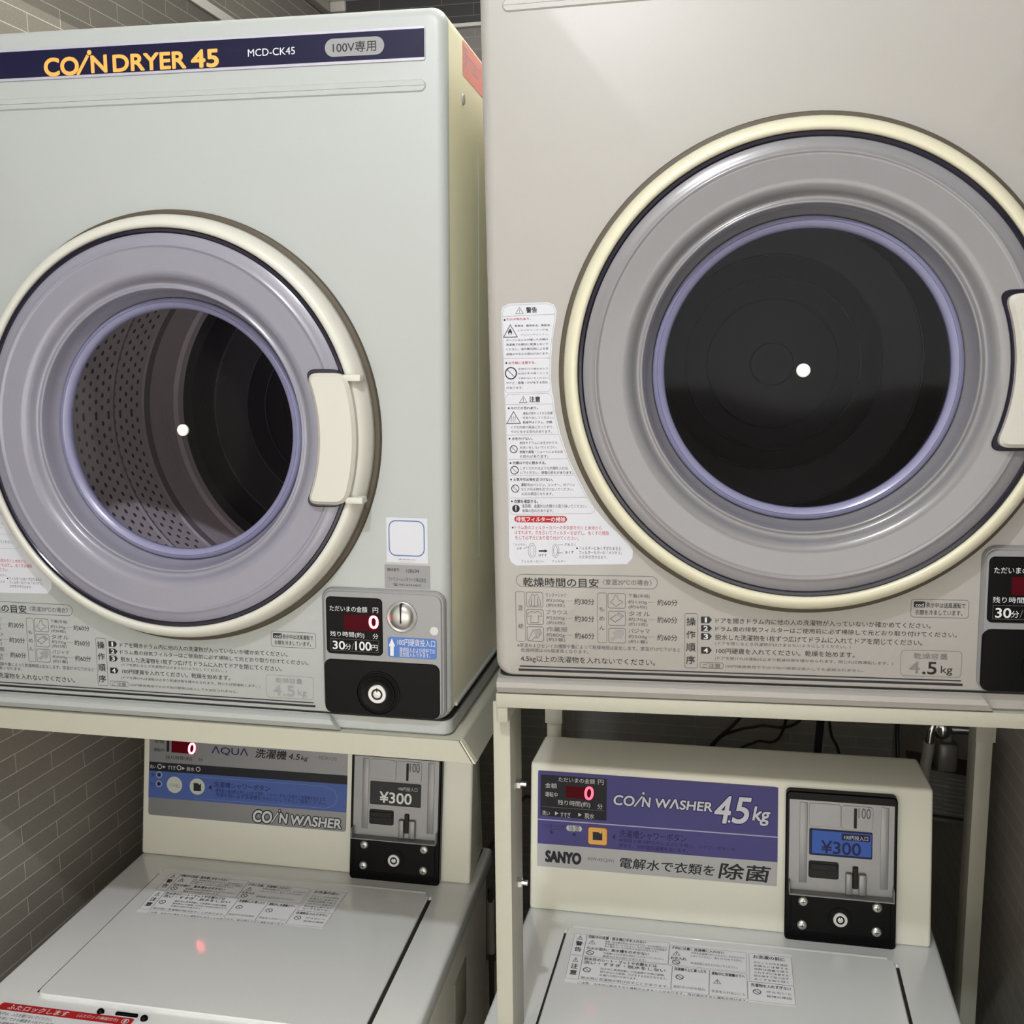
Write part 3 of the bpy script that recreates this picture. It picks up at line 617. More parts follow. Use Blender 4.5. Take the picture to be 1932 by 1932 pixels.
 ["P",[[114.6,109.8],[118.7,113.9],[118.8,105.7]],"n"],
 ["T","洗濯槽シャワーボタン",124.4,110.1,214.7,120.7,"n",0.008,0],
 ["T","硬貨投入後10秒以内に上ぶたを閉じ、シャワーボタンを",124.1,103.7,278.7,108.8,"n",0,0],
 ["T","押すと、30秒間洗濯槽を洗います。",124.2,96.0,216.7,102.0,"n",0,0],
 ["T","SANYO",23.0,68.4,71.4,82.9,"k",0.09,0.05],
 ["T","ASW-45CJ(W)",81.0,73.5,117.2,79.3,"g",0,0],
 ["T","電解水で衣類を",125.8,68.5,252.2,82.7,"k",0.02,0.12],
 ["T","除菌",257.3,66.3,325.0,87.3,"k",0.03,0.12],
],
'PRICE': [
 ["R",372.3,111.8,450.3,146.3,"q0",2],
 ["R",375.9,114.4,449.0,143.9,"q1",1.2],
 ["R",412.4,133.9,447.4,142.5,"q0",1],
 ["T","100円投入口",415.4,135.0,444.7,140.8,"w",0,0],
 ["T","¥300",387.4,115.4,436.0,131.6,"q2",0.03,0],
],
}

# ------------------------------------------------------------------ setting
WL, WR, YB, YF, ZC = -.95, .385, 2.42, -2.1, FLOOR + .81
def brick_mat(name, axis, u0, v0, tile, mortar, rough=.45, band=None):
    m = bpy.data.materials.new(name); m.use_nodes = True; nt = m.node_tree; b = nt.nodes['Principled BSDF']
    b.inputs['Roughness'].default_value = rough
    g = nt.nodes.new('ShaderNodeNewGeometry'); s = nt.nodes.new('ShaderNodeSeparateXYZ'); nt.links.new(g.outputs['Position'], s.inputs[0])
    cb = nt.nodes.new('ShaderNodeCombineXYZ')
    for i, (src, off) in enumerate(((axis, u0), ('Z', v0))):
        a = nt.nodes.new('ShaderNodeMath'); a.operation = 'SUBTRACT'; a.inputs[1].default_value = off; nt.links.new(s.outputs[src], a.inputs[0]); nt.links.new(a.outputs[0], cb.inputs[i])
    br = nt.nodes.new('ShaderNodeTexBrick'); nt.links.new(cb.outputs[0], br.inputs['Vector'])
    br.offset = .5; br.inputs['Scale'].default_value = 1; br.inputs['Brick Width'].default_value = .1484; br.inputs['Row Height'].default_value = .02635
    br.inputs['Mortar Size'].default_value = .0006; br.inputs['Mortar Smooth'].default_value = .1; br.inputs['Bias'].default_value = 0
    br.inputs['Color1'].default_value = lin(tile); br.inputs['Color2'].default_value = lin(tuple(v * .95 for v in tile)); br.inputs['Mortar'].default_value = lin(mortar)
    n = nt.nodes.new('ShaderNodeTexNoise'); n.inputs['Scale'].default_value = 260; n.inputs['Detail'].default_value = 5; nt.links.new(g.outputs['Position'], n.inputs['Vector'])
    mx = nt.nodes.new('ShaderNodeMix'); mx.data_type = 'RGBA'; mx.blend_type = 'MULTIPLY'; mx.inputs[0].default_value = .35
    nt.links.new(br.outputs['Color'], mx.inputs[6]); nt.links.new(n.outputs['Fac'], mx.inputs[7]); out = mx.outputs[2]
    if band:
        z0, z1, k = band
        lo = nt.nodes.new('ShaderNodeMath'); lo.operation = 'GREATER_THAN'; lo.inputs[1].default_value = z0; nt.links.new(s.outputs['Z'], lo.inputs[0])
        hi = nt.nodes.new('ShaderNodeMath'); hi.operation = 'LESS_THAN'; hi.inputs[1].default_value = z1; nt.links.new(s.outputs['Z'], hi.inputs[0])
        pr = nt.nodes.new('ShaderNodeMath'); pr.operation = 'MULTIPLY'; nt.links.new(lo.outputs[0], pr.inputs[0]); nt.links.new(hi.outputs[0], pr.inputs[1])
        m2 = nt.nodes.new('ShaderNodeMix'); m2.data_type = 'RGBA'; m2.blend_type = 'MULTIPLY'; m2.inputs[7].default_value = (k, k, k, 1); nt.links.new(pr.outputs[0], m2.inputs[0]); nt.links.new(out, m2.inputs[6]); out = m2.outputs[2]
    nt.links.new(out, b.inputs['Base Color'])
    bp = nt.nodes.new('ShaderNodeBump'); bp.inputs['Strength'].default_value = .35; bp.inputs['Distance'].default_value = .0008; bp.invert = True
    nt.links.new(br.outputs['Fac'], bp.inputs['Height']); nt.links.new(bp.outputs['Normal'], b.inputs['Normal'])
    return m
TILE, MORT = (150, 145, 138), (222, 218, 208)
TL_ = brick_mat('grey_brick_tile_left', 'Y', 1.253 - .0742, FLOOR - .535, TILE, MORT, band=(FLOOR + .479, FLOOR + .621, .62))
TR_ = brick_mat('grey_brick_tile_right', 'Y', 1.30, FLOOR - .535, TILE, (186, 181, 172))
TB_ = brick_mat('grey_brick_tile_back', 'X', -.29, FLOOR - .893, (150, 146, 142), (178, 174, 170))
PLAST = mat('front_plaster', (232, 228, 218), .85); CEIL = mat('ceiling_plaster', (236, 234, 228), .85); FLO = speckle(mat('grey_vinyl_floor', (196, 190, 180), .45), .15, 40, .02)
TRIMM = mat('pale_trim', (226, 226, 222), .4)
def slab(name, x0, x1, y0, y1, z0, z1, m, r=0):
    bm = bmesh.new(); rbox(bm, x0, x1, y0, y1, z0, z1, r); return struct(finish(name, bm, m))
XL, XR, YA = -1.6, 1.15, .35         # the wider room the machines' alcove opens from
slab('floor', XL - .1, XR + .1, YF - .1, YB + .1, -.1, 0, FLO)
slab('ceiling', XL - .1, XR + .1, YF - .1, YB + .1, ZC, ZC + .1, CEIL)
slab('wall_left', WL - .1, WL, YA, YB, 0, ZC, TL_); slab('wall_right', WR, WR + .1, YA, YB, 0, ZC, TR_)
slab('wall_back', WL - .1, WR + .1, YB, YB + .1, 0, ZC, TB_); slab('wall_front', XL - .1, XR + .1, YF - .1, YF, 0, ZC, PLAST)
slab('wall_room_left', XL - .1, XL, YF, YA + .1, 0, ZC, PLAST); slab('wall_room_right', XR, XR + .1, YF, YA + .1, 0, ZC, PLAST)
slab('wall_return_left', XL, WL - .1, YA, YA + .1, 0, ZC, PLAST); slab('wall_return_right', WR + .1, XR, YA, YA + .1, 0, ZC, PLAST)
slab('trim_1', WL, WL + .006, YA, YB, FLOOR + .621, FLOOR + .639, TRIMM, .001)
slab('trim_2', WL, WL + .022, YA, YB, ZC - .024, ZC, mat('grey_cornice', (190, 187, 180), .5), .004)
slab('trim_3', WL + .022, WL + .06, YB - .02, YB, ZC - .024, ZC, mat('grey_cornice', (190, 187, 180), .5), .004)
slab('trim_4', -.893, WR, YB - .012, YB, FLOOR + .742, ZC, brick_mat('dark_brick_tile', 'X', -.29, FLOOR + .731, (70, 67, 70), (130, 128, 132)))
slab('trim_5', -.893, WR, YB - .014, YB, FLOOR + .734, FLOOR + .742, TRIMM, .001)

# ------------------------------------------------------------------ coin dryers
W, DCX, DCZ = .60, .3001, .3423
SEAM, BOT, TOP, DEP = .0376, .0205, .7562, .55
def circ(r, n, cx=DCX, cz=DCZ): return [(cx + r * math.cos(2 * math.pi * i / n), cz + r * math.sin(2 * math.pi * i / n)) for i in range(n)]
DRUMM = None
def drum_material():
    m = bpy.data.materials.new('drum_steel'); m.use_nodes = True; nt = m.node_tree; b = nt.nodes['Principled BSDF']
    b.inputs['Roughness'].default_value = .42; b.inputs['Metallic'].default_value = .1
    tc = nt.nodes.new('ShaderNodeTexCoord'); s = nt.nodes.new('ShaderNodeSeparateXYZ'); nt.links.new(tc.outputs['Object'], s.inputs[0])
    def M(op, a, bb=None, c=None):
        n = nt.nodes.new('ShaderNodeMath'); n.operation = op
        for i, v in enumerate((a, bb, c)):
            if v is None: continue
            if isinstance(v, (int, float)): n.inputs[i].default_value = v
            else: nt.links.new(v, n.inputs[i])
        return n.outputs[0]
    ang = M('ARCTAN2', M('SUBTRACT', s.outputs['Z'], DCZ), M('SUBTRACT', s.outputs['X'], DCX))
    u = M('MULTIPLY', ang, .245 / .0165); v = M('DIVIDE', s.outputs['Y'], .0145)
    row = M('FLOOR', v); u2 = M('ADD', u, M('MULTIPLY', M('MODULO', row, 2.), .5))
    fu = M('SUBTRACT', M('FRACT', u2), .5); fv = M('SUBTRACT', M('FRACT', v), .5)
    d = M('SQRT', M('ADD', M('MULTIPLY', fu, fu), M('MULTIPLY', fv, fv)))
    dot = M('LESS_THAN', d, .21)
    zone = M('LESS_THAN', s.outputs['Y'], .350)
    hole = M('MULTIPLY', dot, zone)
    def rng(a, b): return M('MULTIPLY', M('GREATER_THAN', s.outputs['Y'], a), M('LESS_THAN', s.outputs['Y'], b))
    hole = M('MAXIMUM', hole, M('MULTIPLY', M('ADD', rng(.2715, .2805), rng(.3515, .3725)), .7))
    mx = nt.nodes.new('ShaderNodeMix'); mx.data_type = 'RGBA'; nt.links.new(hole, mx.inputs[0]); mx.inputs[6].default_value = lin((232, 224, 226)); mx.inputs[7].default_value = lin((84, 80, 86))
    nt.links.new(mx.outputs[2], b.inputs['Base Color'])
    bp = nt.nodes.new('ShaderNodeBump'); bp.inputs['Strength'].default_value = .6; bp.inputs['Distance'].default_value = .002
    sm = M('SMOOTH_MIN', d, .3, .1); nt.links.new(sm, bp.inputs['Height']); nt.links.new(bp.outputs['Normal'], b.inputs['Normal'])
    return m
def glass_material(nm='smoked_window_glass', tint=(.84, .82, .88, 1)):
    m = bpy.data.materials.new(nm); m.use_nodes = True; nt = m.node_tree
    for n in list(nt.nodes):
        if n.type != 'OUTPUT_MATERIAL': nt.nodes.remove(n)
    out = [n for n in nt.nodes if n.type == 'OUTPUT_MATERIAL'][0]
    tr = nt.nodes.new('ShaderNodeBsdfTransparent'); tr.inputs[0].default_value = tint
    gl = nt.nodes.new('ShaderNodeBsdfGlossy'); gl.inputs['Roughness'].default_value = .06; gl.inputs['Color'].default_value = (.9, .92, 1, 1)
    fr = nt.nodes.new('ShaderNodeFresnel'); fr.inputs['IOR'].default_value = 1.2
    mx = nt.nodes.new('ShaderNodeMixShader'); nt.links.new(fr.outputs[0], mx.inputs[0]); nt.links.new(tr.outputs[0], mx.inputs[1]); nt.links.new(gl.outputs[0], mx.inputs[2]); nt.links.new(mx.outputs[0], out.inputs[0])
    return m
def sector_loop(r0, r1, a0, a1, rc, n=20):
    """outline (x-z, counter-clockwise) of an annular sector with rounded corners"""
    P = [(r1, a0 + (a1 - a0) * i / n) for i in range(n + 1)] + [(r0, a1 + (a0 - a1) * i / n) for i in range(n + 1)]
    pts = [Vector((DCX + r * math.cos(a), DCZ + r * math.sin(a))) for r, a in P]
    corners = {0, n, n + 1, 2 * n + 1}; out = []; N = len(pts)
    for i, p in enumerate(pts):
        if i not in corners:
            if min((p - pts[q]).length for q in corners) > rc * 1.05: out.append(p)
            continue
        a = (pts[i - 1] - p).normalized() * rc; b = (pts[(i + 1) % N] - p).normalized() * rc
        for k in range(7):
            t = k / 6; out.append((1 - t) ** 2 * (p + a) + 2 * t * (1 - t) * p + t * t * (p + b))
    # drop points that the rounding passed over
    res = []
    for p in out:
        if res and (p - res[-1]).length < 1e-5: continue
        res.append(p)
    return [(p.x, p.y) for p in res]
def make_dryer(mw, label, group):
    T = thing('coin_dryer', label, 'clothes dryer', mw, group)
    # cabinet: enamel shell with a round opening
    bm = bmesh.new(); b = .011; rc = .016; loops = []
    for k in range(6):
        t = R_(90 * k / 5); ins = b * (1 - math.sin(t)); y = b * (1 - math.cos(t))
        loops.append([bm.verts.new((x, y, z)) for x, z in rr(ins, W - ins, SEAM + .0012 + ins * .3, TOP - ins, rc - ins * .6, 8)])
    loops.append([bm.verts.new((x, DEP, z)) for x, z in rr(0, W, SEAM + .0012, TOP, rc, 8)])
    for A, B in zip(loops, loops[1:]):
        n = len(A)
        for i in range(n): bm.faces.new((A[i], B[i], B[(i + 1) % n], A[(i + 1) % n])).material_index = 1 if B is loops[-1] else 0
    bm.faces.new(loops[-1][::-1])
    H0 = [bm.verts.new((x, 0, z)) for x, z in circ(.155, 96)]; H1 = [bm.verts.new((x, .028, z)) for x, z in circ(.155, 96)]
    ed = [bm.edges.get((loops[0][i], loops[0][(i + 1) % len(loops[0])])) for i in range(len(loops[0]))]
    for i in range(96): bm.faces.new((H0[i], H0[(i + 1) % 96], H1[(i + 1) % 96], H1[i])); 
    ed += [bm.edges.get((H0[i], H0[(i + 1) % 96])) for i in range(96)]
    bmesh.ops.triangle_fill(bm, use_beauty=True, edges=ed)
    bmesh.ops.recalc_face_normals(bm, faces=bm.faces[:])
    finish('cabinet', bm, [CAB, CABS], T)
    bm = bmesh.new(); plate(bm, rr(.0225, .5800, .6765, .6885, .006), -.0014, .002, .0013); finish('pressed_rib', bm, CAB, T)
    # base panel under the seam: rolled lip, plain below the control panel
    bm = bmesh.new(); plate_z(bm, rr(0.0, W, .003, DEP, .012), BOT, SEAM, .003)
    A = [(-.0005, SEAM - .001), (-.0055, SEAM - .004), (-.006, SEAM - .009), (-.002, BOT + .0015), (.003, BOT + .0005), (.004, SEAM - .001)]
    for x0, x1, x2, x3 in ((.002, .4655, .006, .478),):
        L = [bm.verts.new((x0, y, z)) for y, z in A]; Q = [bm.verts.new((x1 + (x3 - x1) * (SEAM - z) / (SEAM - BOT), y, z)) for y, z in A]; n = len(A)
        for i in range(n): bm.faces.new((L[i], L[(i + 1) % n], Q[(i + 1) % n], Q[i]))
        bm.faces.new(L[::-1]); bm.faces.new(Q)
    bmesh.ops.recalc_face_normals(bm, faces=bm.faces[:])
    finish('base_panel', bm, CAB, T)
    bm = bmesh.new(); plate_z(bm, rr(.002, W - .002, .004, DEP - .01, .013), SEAM - .001, SEAM + .002); finish('seam', bm, DARKGAP, T)
    # drum
    bm = bmesh.new(); pr = [(.156, .03), (.243, .033), (.245, .045)]
    for g in (.272, .352): pr += [(.245, g), (.2415, g + .002), (.2415, g + (.006 if g < .3 else .018)), (.245, g + (.008 if g < .3 else .020))]
    pr += [(.245, .445), (.240, .450), (.238, .462)]
    lathe(bm, pr, DCX, DCZ, 96); finish('drum', bm, bpy.data.materials.get('drum_steel') or drum_material(), T)
    bm = bmesh.new(); lathe(bm, [(.238, .462), (.224, .464), (.2235, .463), (.205, .490), (.1985, .493), (.197, .490), (.17, .496), (.150, .500), (.148, .497), (.120, .497), (.118, .500), (.09, .500), (.088, .497), (.03, .497), (.028, .493), (0, .493)], DCX, DCZ, 96)
    for r in (.1185, .1485, .1985, .030): lathe(bm, [(r + .0008, .4885 if r > .18 else .4965), (r, .4875 if r > .18 else .4955), (r - .0008, .4885 if r > .18 else .4965)], DCX, DCZ, 96, mi=1)
    bk = finish('drum_back', bm, [mat('drum_back_panel', (19, 18, 26), .4, spec=.35), mat('drum_ring_edge', (92, 90, 100), .4)], T)
    # door
    bm = bmesh.new(); lathe(bm, [(.2086, -.010), (.2087, -.0235), (.2092, -.0262), (.2125, -.0275), (.2175, -.0252), (.2212, -.0200), (.2234, -.0125), (.2240, -.0068), (.2222, -.0048), (.216, -.0045)], DCX, DCZ, 160)
    D = finish('door', bm, RING, T, angle=60)
    bm = bmesh.new(); lathe(bm, [(.2150, -.0050), (.2262, -.0050), (.2285, -.0040), (.2296, -.0016), (.2296, .0)], DCX, DCZ, 160); finish('door_gasket', bm, RUBBER, D)
    bm = bmesh.new(); lathe(bm, [(.2087, -.012), (.2086, -.0236), (.2075, -.0246), (.2048, -.0246), (.2036, -.0236), (.2034, -.02)], DCX, DCZ, 160); finish('window_rim', bm, INDIGO, D)
    bm = bmesh.new(); lathe(bm, [(.2036, -.0230), (.2000, -.0246), (.1960, -.0254), (.1932, -.0258), (.1924, -.0264), (.1915, -.0266), (.1906, -.0264), (.1898, -.0257), (.1880, -.0254), (.1680, -.0250), (.1640, -.0244), (.1605, -.0225), (.1580, -.0195), (.1560, -.0162), (.1543, -.0146), (.1525, -.0144),
                           (.1508, -.0154), (.1498, -.0160), (.1488, -.0157), (.1480, -.0142), (.1465, -.0060), (.1442, .0020), (.1418, .0056), (.1408, .0068), (.1406, .0095)], DCX, DCZ, 160); finish('window_cover', bm, LAV, D, angle=50)
    bm = bmesh.new(); lathe(bm, [(.1404, .0100), (.1402, .0058), (.1390, .0034), (.1362, .0022), (.1357, .0030), (.1351, .0022), (.1315, .0040), (.1296, .0064), (.1290, .0110)], DCX, DCZ, 128); finish('window_gasket', bm, LILAC, D, angle=50)
    bm = bmesh.new(); lathe(bm, [(.1296, .0080), (.115, .0105), (.09, .0140), (.06, .0165), (.03, .0176), (0, .0180)], DCX, DCZ, 96)
    finish('glass_pane', bm, bpy.data.materials.get('smoked_window_glass') or glass_material(), D)
    bm = bmesh.new(); lathe(bm, [(.0064, .0176), (.0064, .0142), (.0056, .0134), (0, .0132)], DCX, DCZ, 24); lathe(bm, [(.0074, .0168), (.0074, .0164), (0, .0164)], DCX, DCZ, 24, mi=1); finish('window_cap', bm, [WHITEP, BLACKM], D)
    # handle: dark surround, grip, end lugs
    def grip(r0, r1, z0, z1, rc, n=18):
        def X(r, z): return DCX + math.sqrt(r * r - (z - DCZ) ** 2)
        zs = [z0 + (z1 - z0) * k / n for k in range(n + 1)]
        pts = [Vector((X(r1, z), z)) for z in zs] + [Vector((X(r0, z), z)) for z in zs[::-1]]
        cs = {0, n, n + 1, 2 * n + 1}; out = []; N = len(pts)
        for k, p in enumerate(pts):
            if k not in cs:
                if min((p - pts[q]).length for q in cs) > rc * 1.05: out.append(p)
                continue
            nx = pts[(k + 1) % N] if k in (n, 2 * n + 1) else (pts[k + 2] if k + 2 < N else pts[0]); pv = pts[k - 1] if k in (0, n + 1) else pts[k - 2]
            a = (pv - p).normalized() * rc; b = (nx - p).normalized() * rc
            for q in range(7):
                t = q / 6; out.append((1 - t) ** 2 * (p + a) + 2 * t * (1 - t) * p + t * t * (p + b))
        return [(p.x, p.y) for p in out]
    bm = bmesh.new(); plate(bm, grip(.1708, .2092, .2692, .4090, .013), -.0278, -.022, .0008); finish('handle_surround', bm, INDIGO, D)
    bm = bmesh.new(); plate(bm, grip(.1735, .2135, .2728, .4052, .013), -.0375, -.022, .0034)
    Hn = finish('handle', bm, mat('handle_plastic', (184, 182, 176), .34, coat=.15), D, angle=40)
    for z in (.4005, .2775):
        bm = bmesh.new(); rbox(bm, .5005, .5190, -.0345, -.018, z - .0035, z + .0035, .0016, 2); finish('handle_lug', bm, RING, Hn)
    # control panel
    ob = rr(.4609, .5962, .0415, .1800, .012); bm = bmesh.new(); plate(bm, ob, -.0040, .001, .002)
    P = finish('control_panel', bm, SILVER, T)
    bm = bmesh.new(); plate(bm, rr(.4632, .5930, .0425, .1770, .010), -.0055, -.003, .0012); finish('panel_face', bm, SILVER, P)
    bm = bmesh.new(); plate(bm, rr(.4664, .5287, .1085, .1706, .005), -.0063, -.004, .0004); DW = finish('display_window', bm, BLACKP, P)
    sheet('display_print', DATA['DISP'], front(-.0063), DW, base=.0002)
    bm = bmesh.new(); plate(bm, rr(.4632, .5903, .0429, .1024, .008), -.0068, -.004, .0006); LK = finish('coin_box_door', bm, BLACKP, P)
    bm = bmesh.new(); lathe(bm, [(.0245, -.0066), (.0242, -.0078), (.0228, -.0078), (.0222, -.0068), (.0190, -.0068), (.0186, -.0080), (.0170, -.0080), (.0145, -.0072), (.0112, -.0070), (.0104, -.0072)], .5227, .0674, 48); finish('lock_rings', bm, BLACKP, LK)
    bm = bmesh.new(); lathe(bm, [(.0104, -.0068), (.0104, -.0095), (.0096, -.0103), (.0062, -.0103)], .5227, .0674, 32); lathe(bm, [(.0062, -.0103), (.0060, -.0096), (.0044, -.0096), (.0042, -.0103)], .5227, .0674, 32, mi=1); lathe(bm, [(.0042, -.0103), (0, -.0105)], .5227, .0674, 32)
    rbox(bm, .5221, .5233, -.0107, -.0100, .0700, .0742, mi=1); finish('key_lock', bm, [STEEL, BLACKM], LK)
    bm = bmesh.new(); lathe(bm, [(.0166, -.005), (.0163, -.0072), (.0155, -.0076), (.0120, -.0060), (.0060, -.0048), (0, -.0044)], .5500, .1521, 48); lathe(bm, [(.0135, -.0064), (.0126, -.0090), (.0080, -.0110), (0, -.0118)], .5500, .1521, 40); KN = finish('coin_slot_dial', bm, STEEL, P, angle=50)
    bm = bmesh.new(); rbox(bm, .5494, .5510, -.0124, -.0080, .1462, .1672, .0005, 1); finish('coin_slot', bm, BLACKM, P)
    bm = bmesh.new(); plate(bm, rr(.5342, .5873, .1079, .1299, .003), -.0058, -.005, 0.); BS = finish('coin_sticker', bm, mat('sticker_blue', (54, 98, 170), .4), P)
    sheet('coin_sticker_print', DATA['BLUE'], front(-.0058), BS, base=.0002)
    bm = bmesh.new(); lathe(bm, [(.0047, -.0055), (.0045, -.0062), (0, -.0064)], .5848, .1385, 24); finish('round_dot', bm, mat('pale_grey_dot', (186, 186, 188), .4), P)
    # printed matter on the enamel
    X = list(DATA['INSTR'])
    X += [['L', [(26.2, 49.9), (447.2, 49.9)], 'k', 1.15, 0], ['L', [(25.6, 46.1), (448.2, 46.1)], 'k', 2.4, 0]]
    sheet('instruction_print', X, front(0), T)
    sheet('warning_label', DATA['WARN'], front(0), T)
    return T
def copy_tree(o, parent=None):
    c = o.copy(); C.objects.link(c)
    if parent: c.parent = parent
    for ch in o.children: copy_tree(ch, c)
    return c
def pose(t, a, tl, r): return Matrix.Translation((t[0], t[1], t[2] + FLOOR)) @ rotz(R_(a)) @ rotx(R_(tl)) @ roty(R_(r))
ML = pose((-.8839, .9981, -.4168), 1.2723, -.3807, .6808)
MR = pose((-.2293, .9936, -.3643), 1.3085, .0354, -.6845)
DL = make_dryer(ML, 'left coin dryer with navy name strip and perforated drum showing through its round door', 'coin dryers stacked over the washers')
DR = copy_tree(DL); DR.matrix_world = MR
DR['label'] = 'right coin dryer, nearer and larger in view, warning label beside its yellowed door ring'
GLS = bpy.data.materials['smoked_window_glass']; GLSR = glass_material('dark_window_glass', (.56, .55, .62, 1))
for o in DR.children_recursive:
    for s in o.material_slots:
        sw = {CAB: CABR, RING: RINGR, LAV: LAVR, GLS: GLSR}.get(s.material)
        if sw: s.link = 'OBJECT'; s.material = sw
# what only the left dryer carries
bm = bmesh.new(); plate(bm, rr(.030, .5797, .7055, .7374, .002), -.0012, .001, .0003); NS = finish('name_strip', bm, mat('silver_strip_edge', (176, 174, 190), .3, metal=.3), DL)
sheet('name_strip_print', [['R', 30, 708.3, 579.0, 734.6, 'nb', 0]] + DATA['STRIP'], front(-.0012), NS, pal={'S': 'h'}, base=.0002)
sheet('code_sticker', DATA['QR'], front(0), DL)['label'] = 'white sticker with a blue rounded frame'
sheet('company_sticker', DATA['COMP'], front(0), DL, pal={'S': 'h'})['label'] = 'grey sticker with a phone number'
sheet('capacity_mark', DATA['CAPAC'], front(0), DL, pal={'e': 'E', 'f': 'E'})
sheet('capacity_mark', DATA['CAPAC'], front(0), DR)
SIDE = [['R', 70, 709, 175, 744, 'x', 1]] + [['T', t, 74, 737 - 5.2 * i, 74 + wd, 740.5 - 5.2 * i, 'lb', .01, 0] for i, (t, wd) in enumerate((('警告', 20), ('設置工事は必ず販売店に', 88), ('依頼してください。', 64), ('感電・火災の原因に', 72), ('なります。', 34)))]
sheet('side_sticker', SIDE, lambda x, z, l: (W + l, x, z), DL)
bm = bmesh.new(); lathe(bm, [(.006, 0), (.005, -.0015), (0, -.002)], 0, 0, 20)
for v in bm.verts: v.co = Vector((W - v.co.y, .071 + v.co.x, .685 + v.co.z))
finish('side_screw', bm, CAB, DL)
bm = bmesh.new(); rbox(bm, W - .001, W + .0005, .143, .1440, .19, .66, .0002, 1); rbox(bm, W - .001, W + .003, .02, .50, SEAM + .012, SEAM + .016, .0008, 1); finish('side_seam', bm, CAB, DL)

# ------------------------------------------------------------------ coin washers
TT = math.tan(R_(7.22)); BW = .525
def fr(x, z, l=0.): return (x, TT * z - l * math.cos(R_(7.22)), z + l * math.sin(R_(7.22)))
PC = dict(outer=(.3428, .4805, -.0022, .1939))
def tilt(bm):
    """stand a flat x-y-z build (front face y=0) on the leaning front of the control box"""
    for v in bm.verts: v.co = Vector((v.co.x, TT * v.co.z + v.co.y, v.co.z))
    return bm
def make_washer(mw, label, group):
    T = thing('coin_washer', label, 'washing machine', mw, group)
    zf = -(mw.translation.z)            # floor in local height
    bm = bmesh.new(); rbox(bm, .003, .528, -.405, .118, zf + .025, -.032, .012, 3); finish('body', bm, WASH, T)
    bm = bmesh.new(); rbox(bm, .01, .52, -.39, .11, zf, zf + .026, .004, 1); finish('plinth', bm, BLACKM, T)
    bm = bmesh.new(); rbox(bm, -.002, .535, -.425, .122, -.031, .0, .006, 3); finish('top_deck', bm, DECK, T)
    bm = bmesh.new(); rbox(bm, .001, .531, -.42, .12, -.034, -.029, .001, 1); finish('deck_seam', bm, mat('seam_light', (226, 222, 206), .4), T)
    # lid with its side gaps
    for x0, x1 in ((.0585, .0625), (.4745, .4795)): bm = bmesh.new(); rbox(bm, x0, x1, -.348, -.052, -.004, .0006); finish('lid_gap', bm, DARKGAP, T)
    bm = bmesh.new(); t = bmesh.new(); plate(t, rr(.0622, .4748, .042, .357, .012, 5), -.0050, .0, .0016)
    join(bm, t, 0, lambda c: Vector((c.x, -c.z, -c.y))); bmesh.ops.recalc_face_normals(bm, faces=bm.faces[:]); LD = finish('lid', bm, DECK, T)
    bm = bmesh.new(); rbox(bm, .066, .468, -.0395, -.0335, -.001, .0035, .0022, 3); finish('lid_ridge', bm, DECK, T)
    for x in (.0605, .477): bm = bmesh.new(); rbox(bm, x - .002, x + .002, -.053, -.046, -.001, .004, .001, 1); finish('hinge_pin', bm, DECK, T)
    bm = bmesh.new(); rbox(bm, .176, .204, -.372, -.367, -.002, .003, .001, 1); finish('lid_latch', bm, BLACKP, T)
    for x, y in ((.157, -.3705), (.214, -.3725)):
        bm = bmesh.new(); bmesh.ops.create_uvsphere(bm, u_segments=14, v_segments=8, radius=.0045)
        for v in bm.verts: v.co += Vector((x, y, .001))
        finish('lid_bumper', bm, BLACKP, T)
    # control box
    bm = bmesh.new()
    S = [(0, 0), (TT * .2027, .2027), (.0865, .2203), (.112, .196), (.116, 0)]; X = [(0, BW), (.0, BW), (.0097, .5132), (.0085, .5145), (.004, .521)]
    A = [bm.verts.new((x[0], s[0], s[1])) for s, x in zip(S, X)]; B = [bm.verts.new((x[1], s[0], s[1])) for s, x in zip(S, X)]; n = 5
    for i in range(n): bm.faces.new((A[i], B[i], B[(i + 1) % n], A[(i + 1) % n]))
    bm.faces.new(A[::-1]); bm.faces.new(B); bmesh.ops.recalc_face_normals(bm, faces=bm.faces[:])
    bmesh.ops.bevel(bm, geom=[e for e in bm.edges if e.calc_length() > 0], offset=.004, segments=3, profile=.5, affect='EDGES', clamp_overlap=True)
    finish('control_box', bm, WASH, T)
    bm = bmesh.new(); rbox(bm, .003, BW - .003, .003, .112, -.0005, .0012); finish('box_seam', bm, DARKGAP, T)
    # coin box
    bm = tilt_b = bmesh.new(); plate(bm, rr(.3428, .4805, -.0010, .1939, .006), -.0120, .002, .0015); tilt(bm); K = finish('coin_box', bm, BLACKP, T)
    bm = bmesh.new(); plate(bm, rr(.3470, .4768, .0655, .1836, .001), -.0122, -.011, .0003); tilt(bm); finish('coin_plate', bm, PLATE, K)
    bm = bmesh.new()
    plate(bm, rr(.3718, .4113, .1508, .1807, .004), -.0128, -.011, .0004); plate(bm, rr(.4116, .4506, .1494, .1803, .004), -.0128, -.011, .0004)
    rbox(bm, .4180, .4262, -.0185, -.011, .0680, .0950, .002, 2); rbox(bm, .4338, .4433, -.0185, -.011, .0680, .0950, .002, 2)
    rbox(bm, .3476, .4770, -.0250, -.0115, .0648, .0668, .0006, 1)
    for x in (.3474, .4755): rbox(bm, x, x + .0016, -.0235, -.0115, .0655, .0800, .0006, 1)
    for x in (.3600, .4600): rbox(bm, x, x + .010, -.0130, -.0112, .0760, .1810, .0015, 2)
    tilt(bm); finish('coin_plate_relief', bm, PLATE, K)
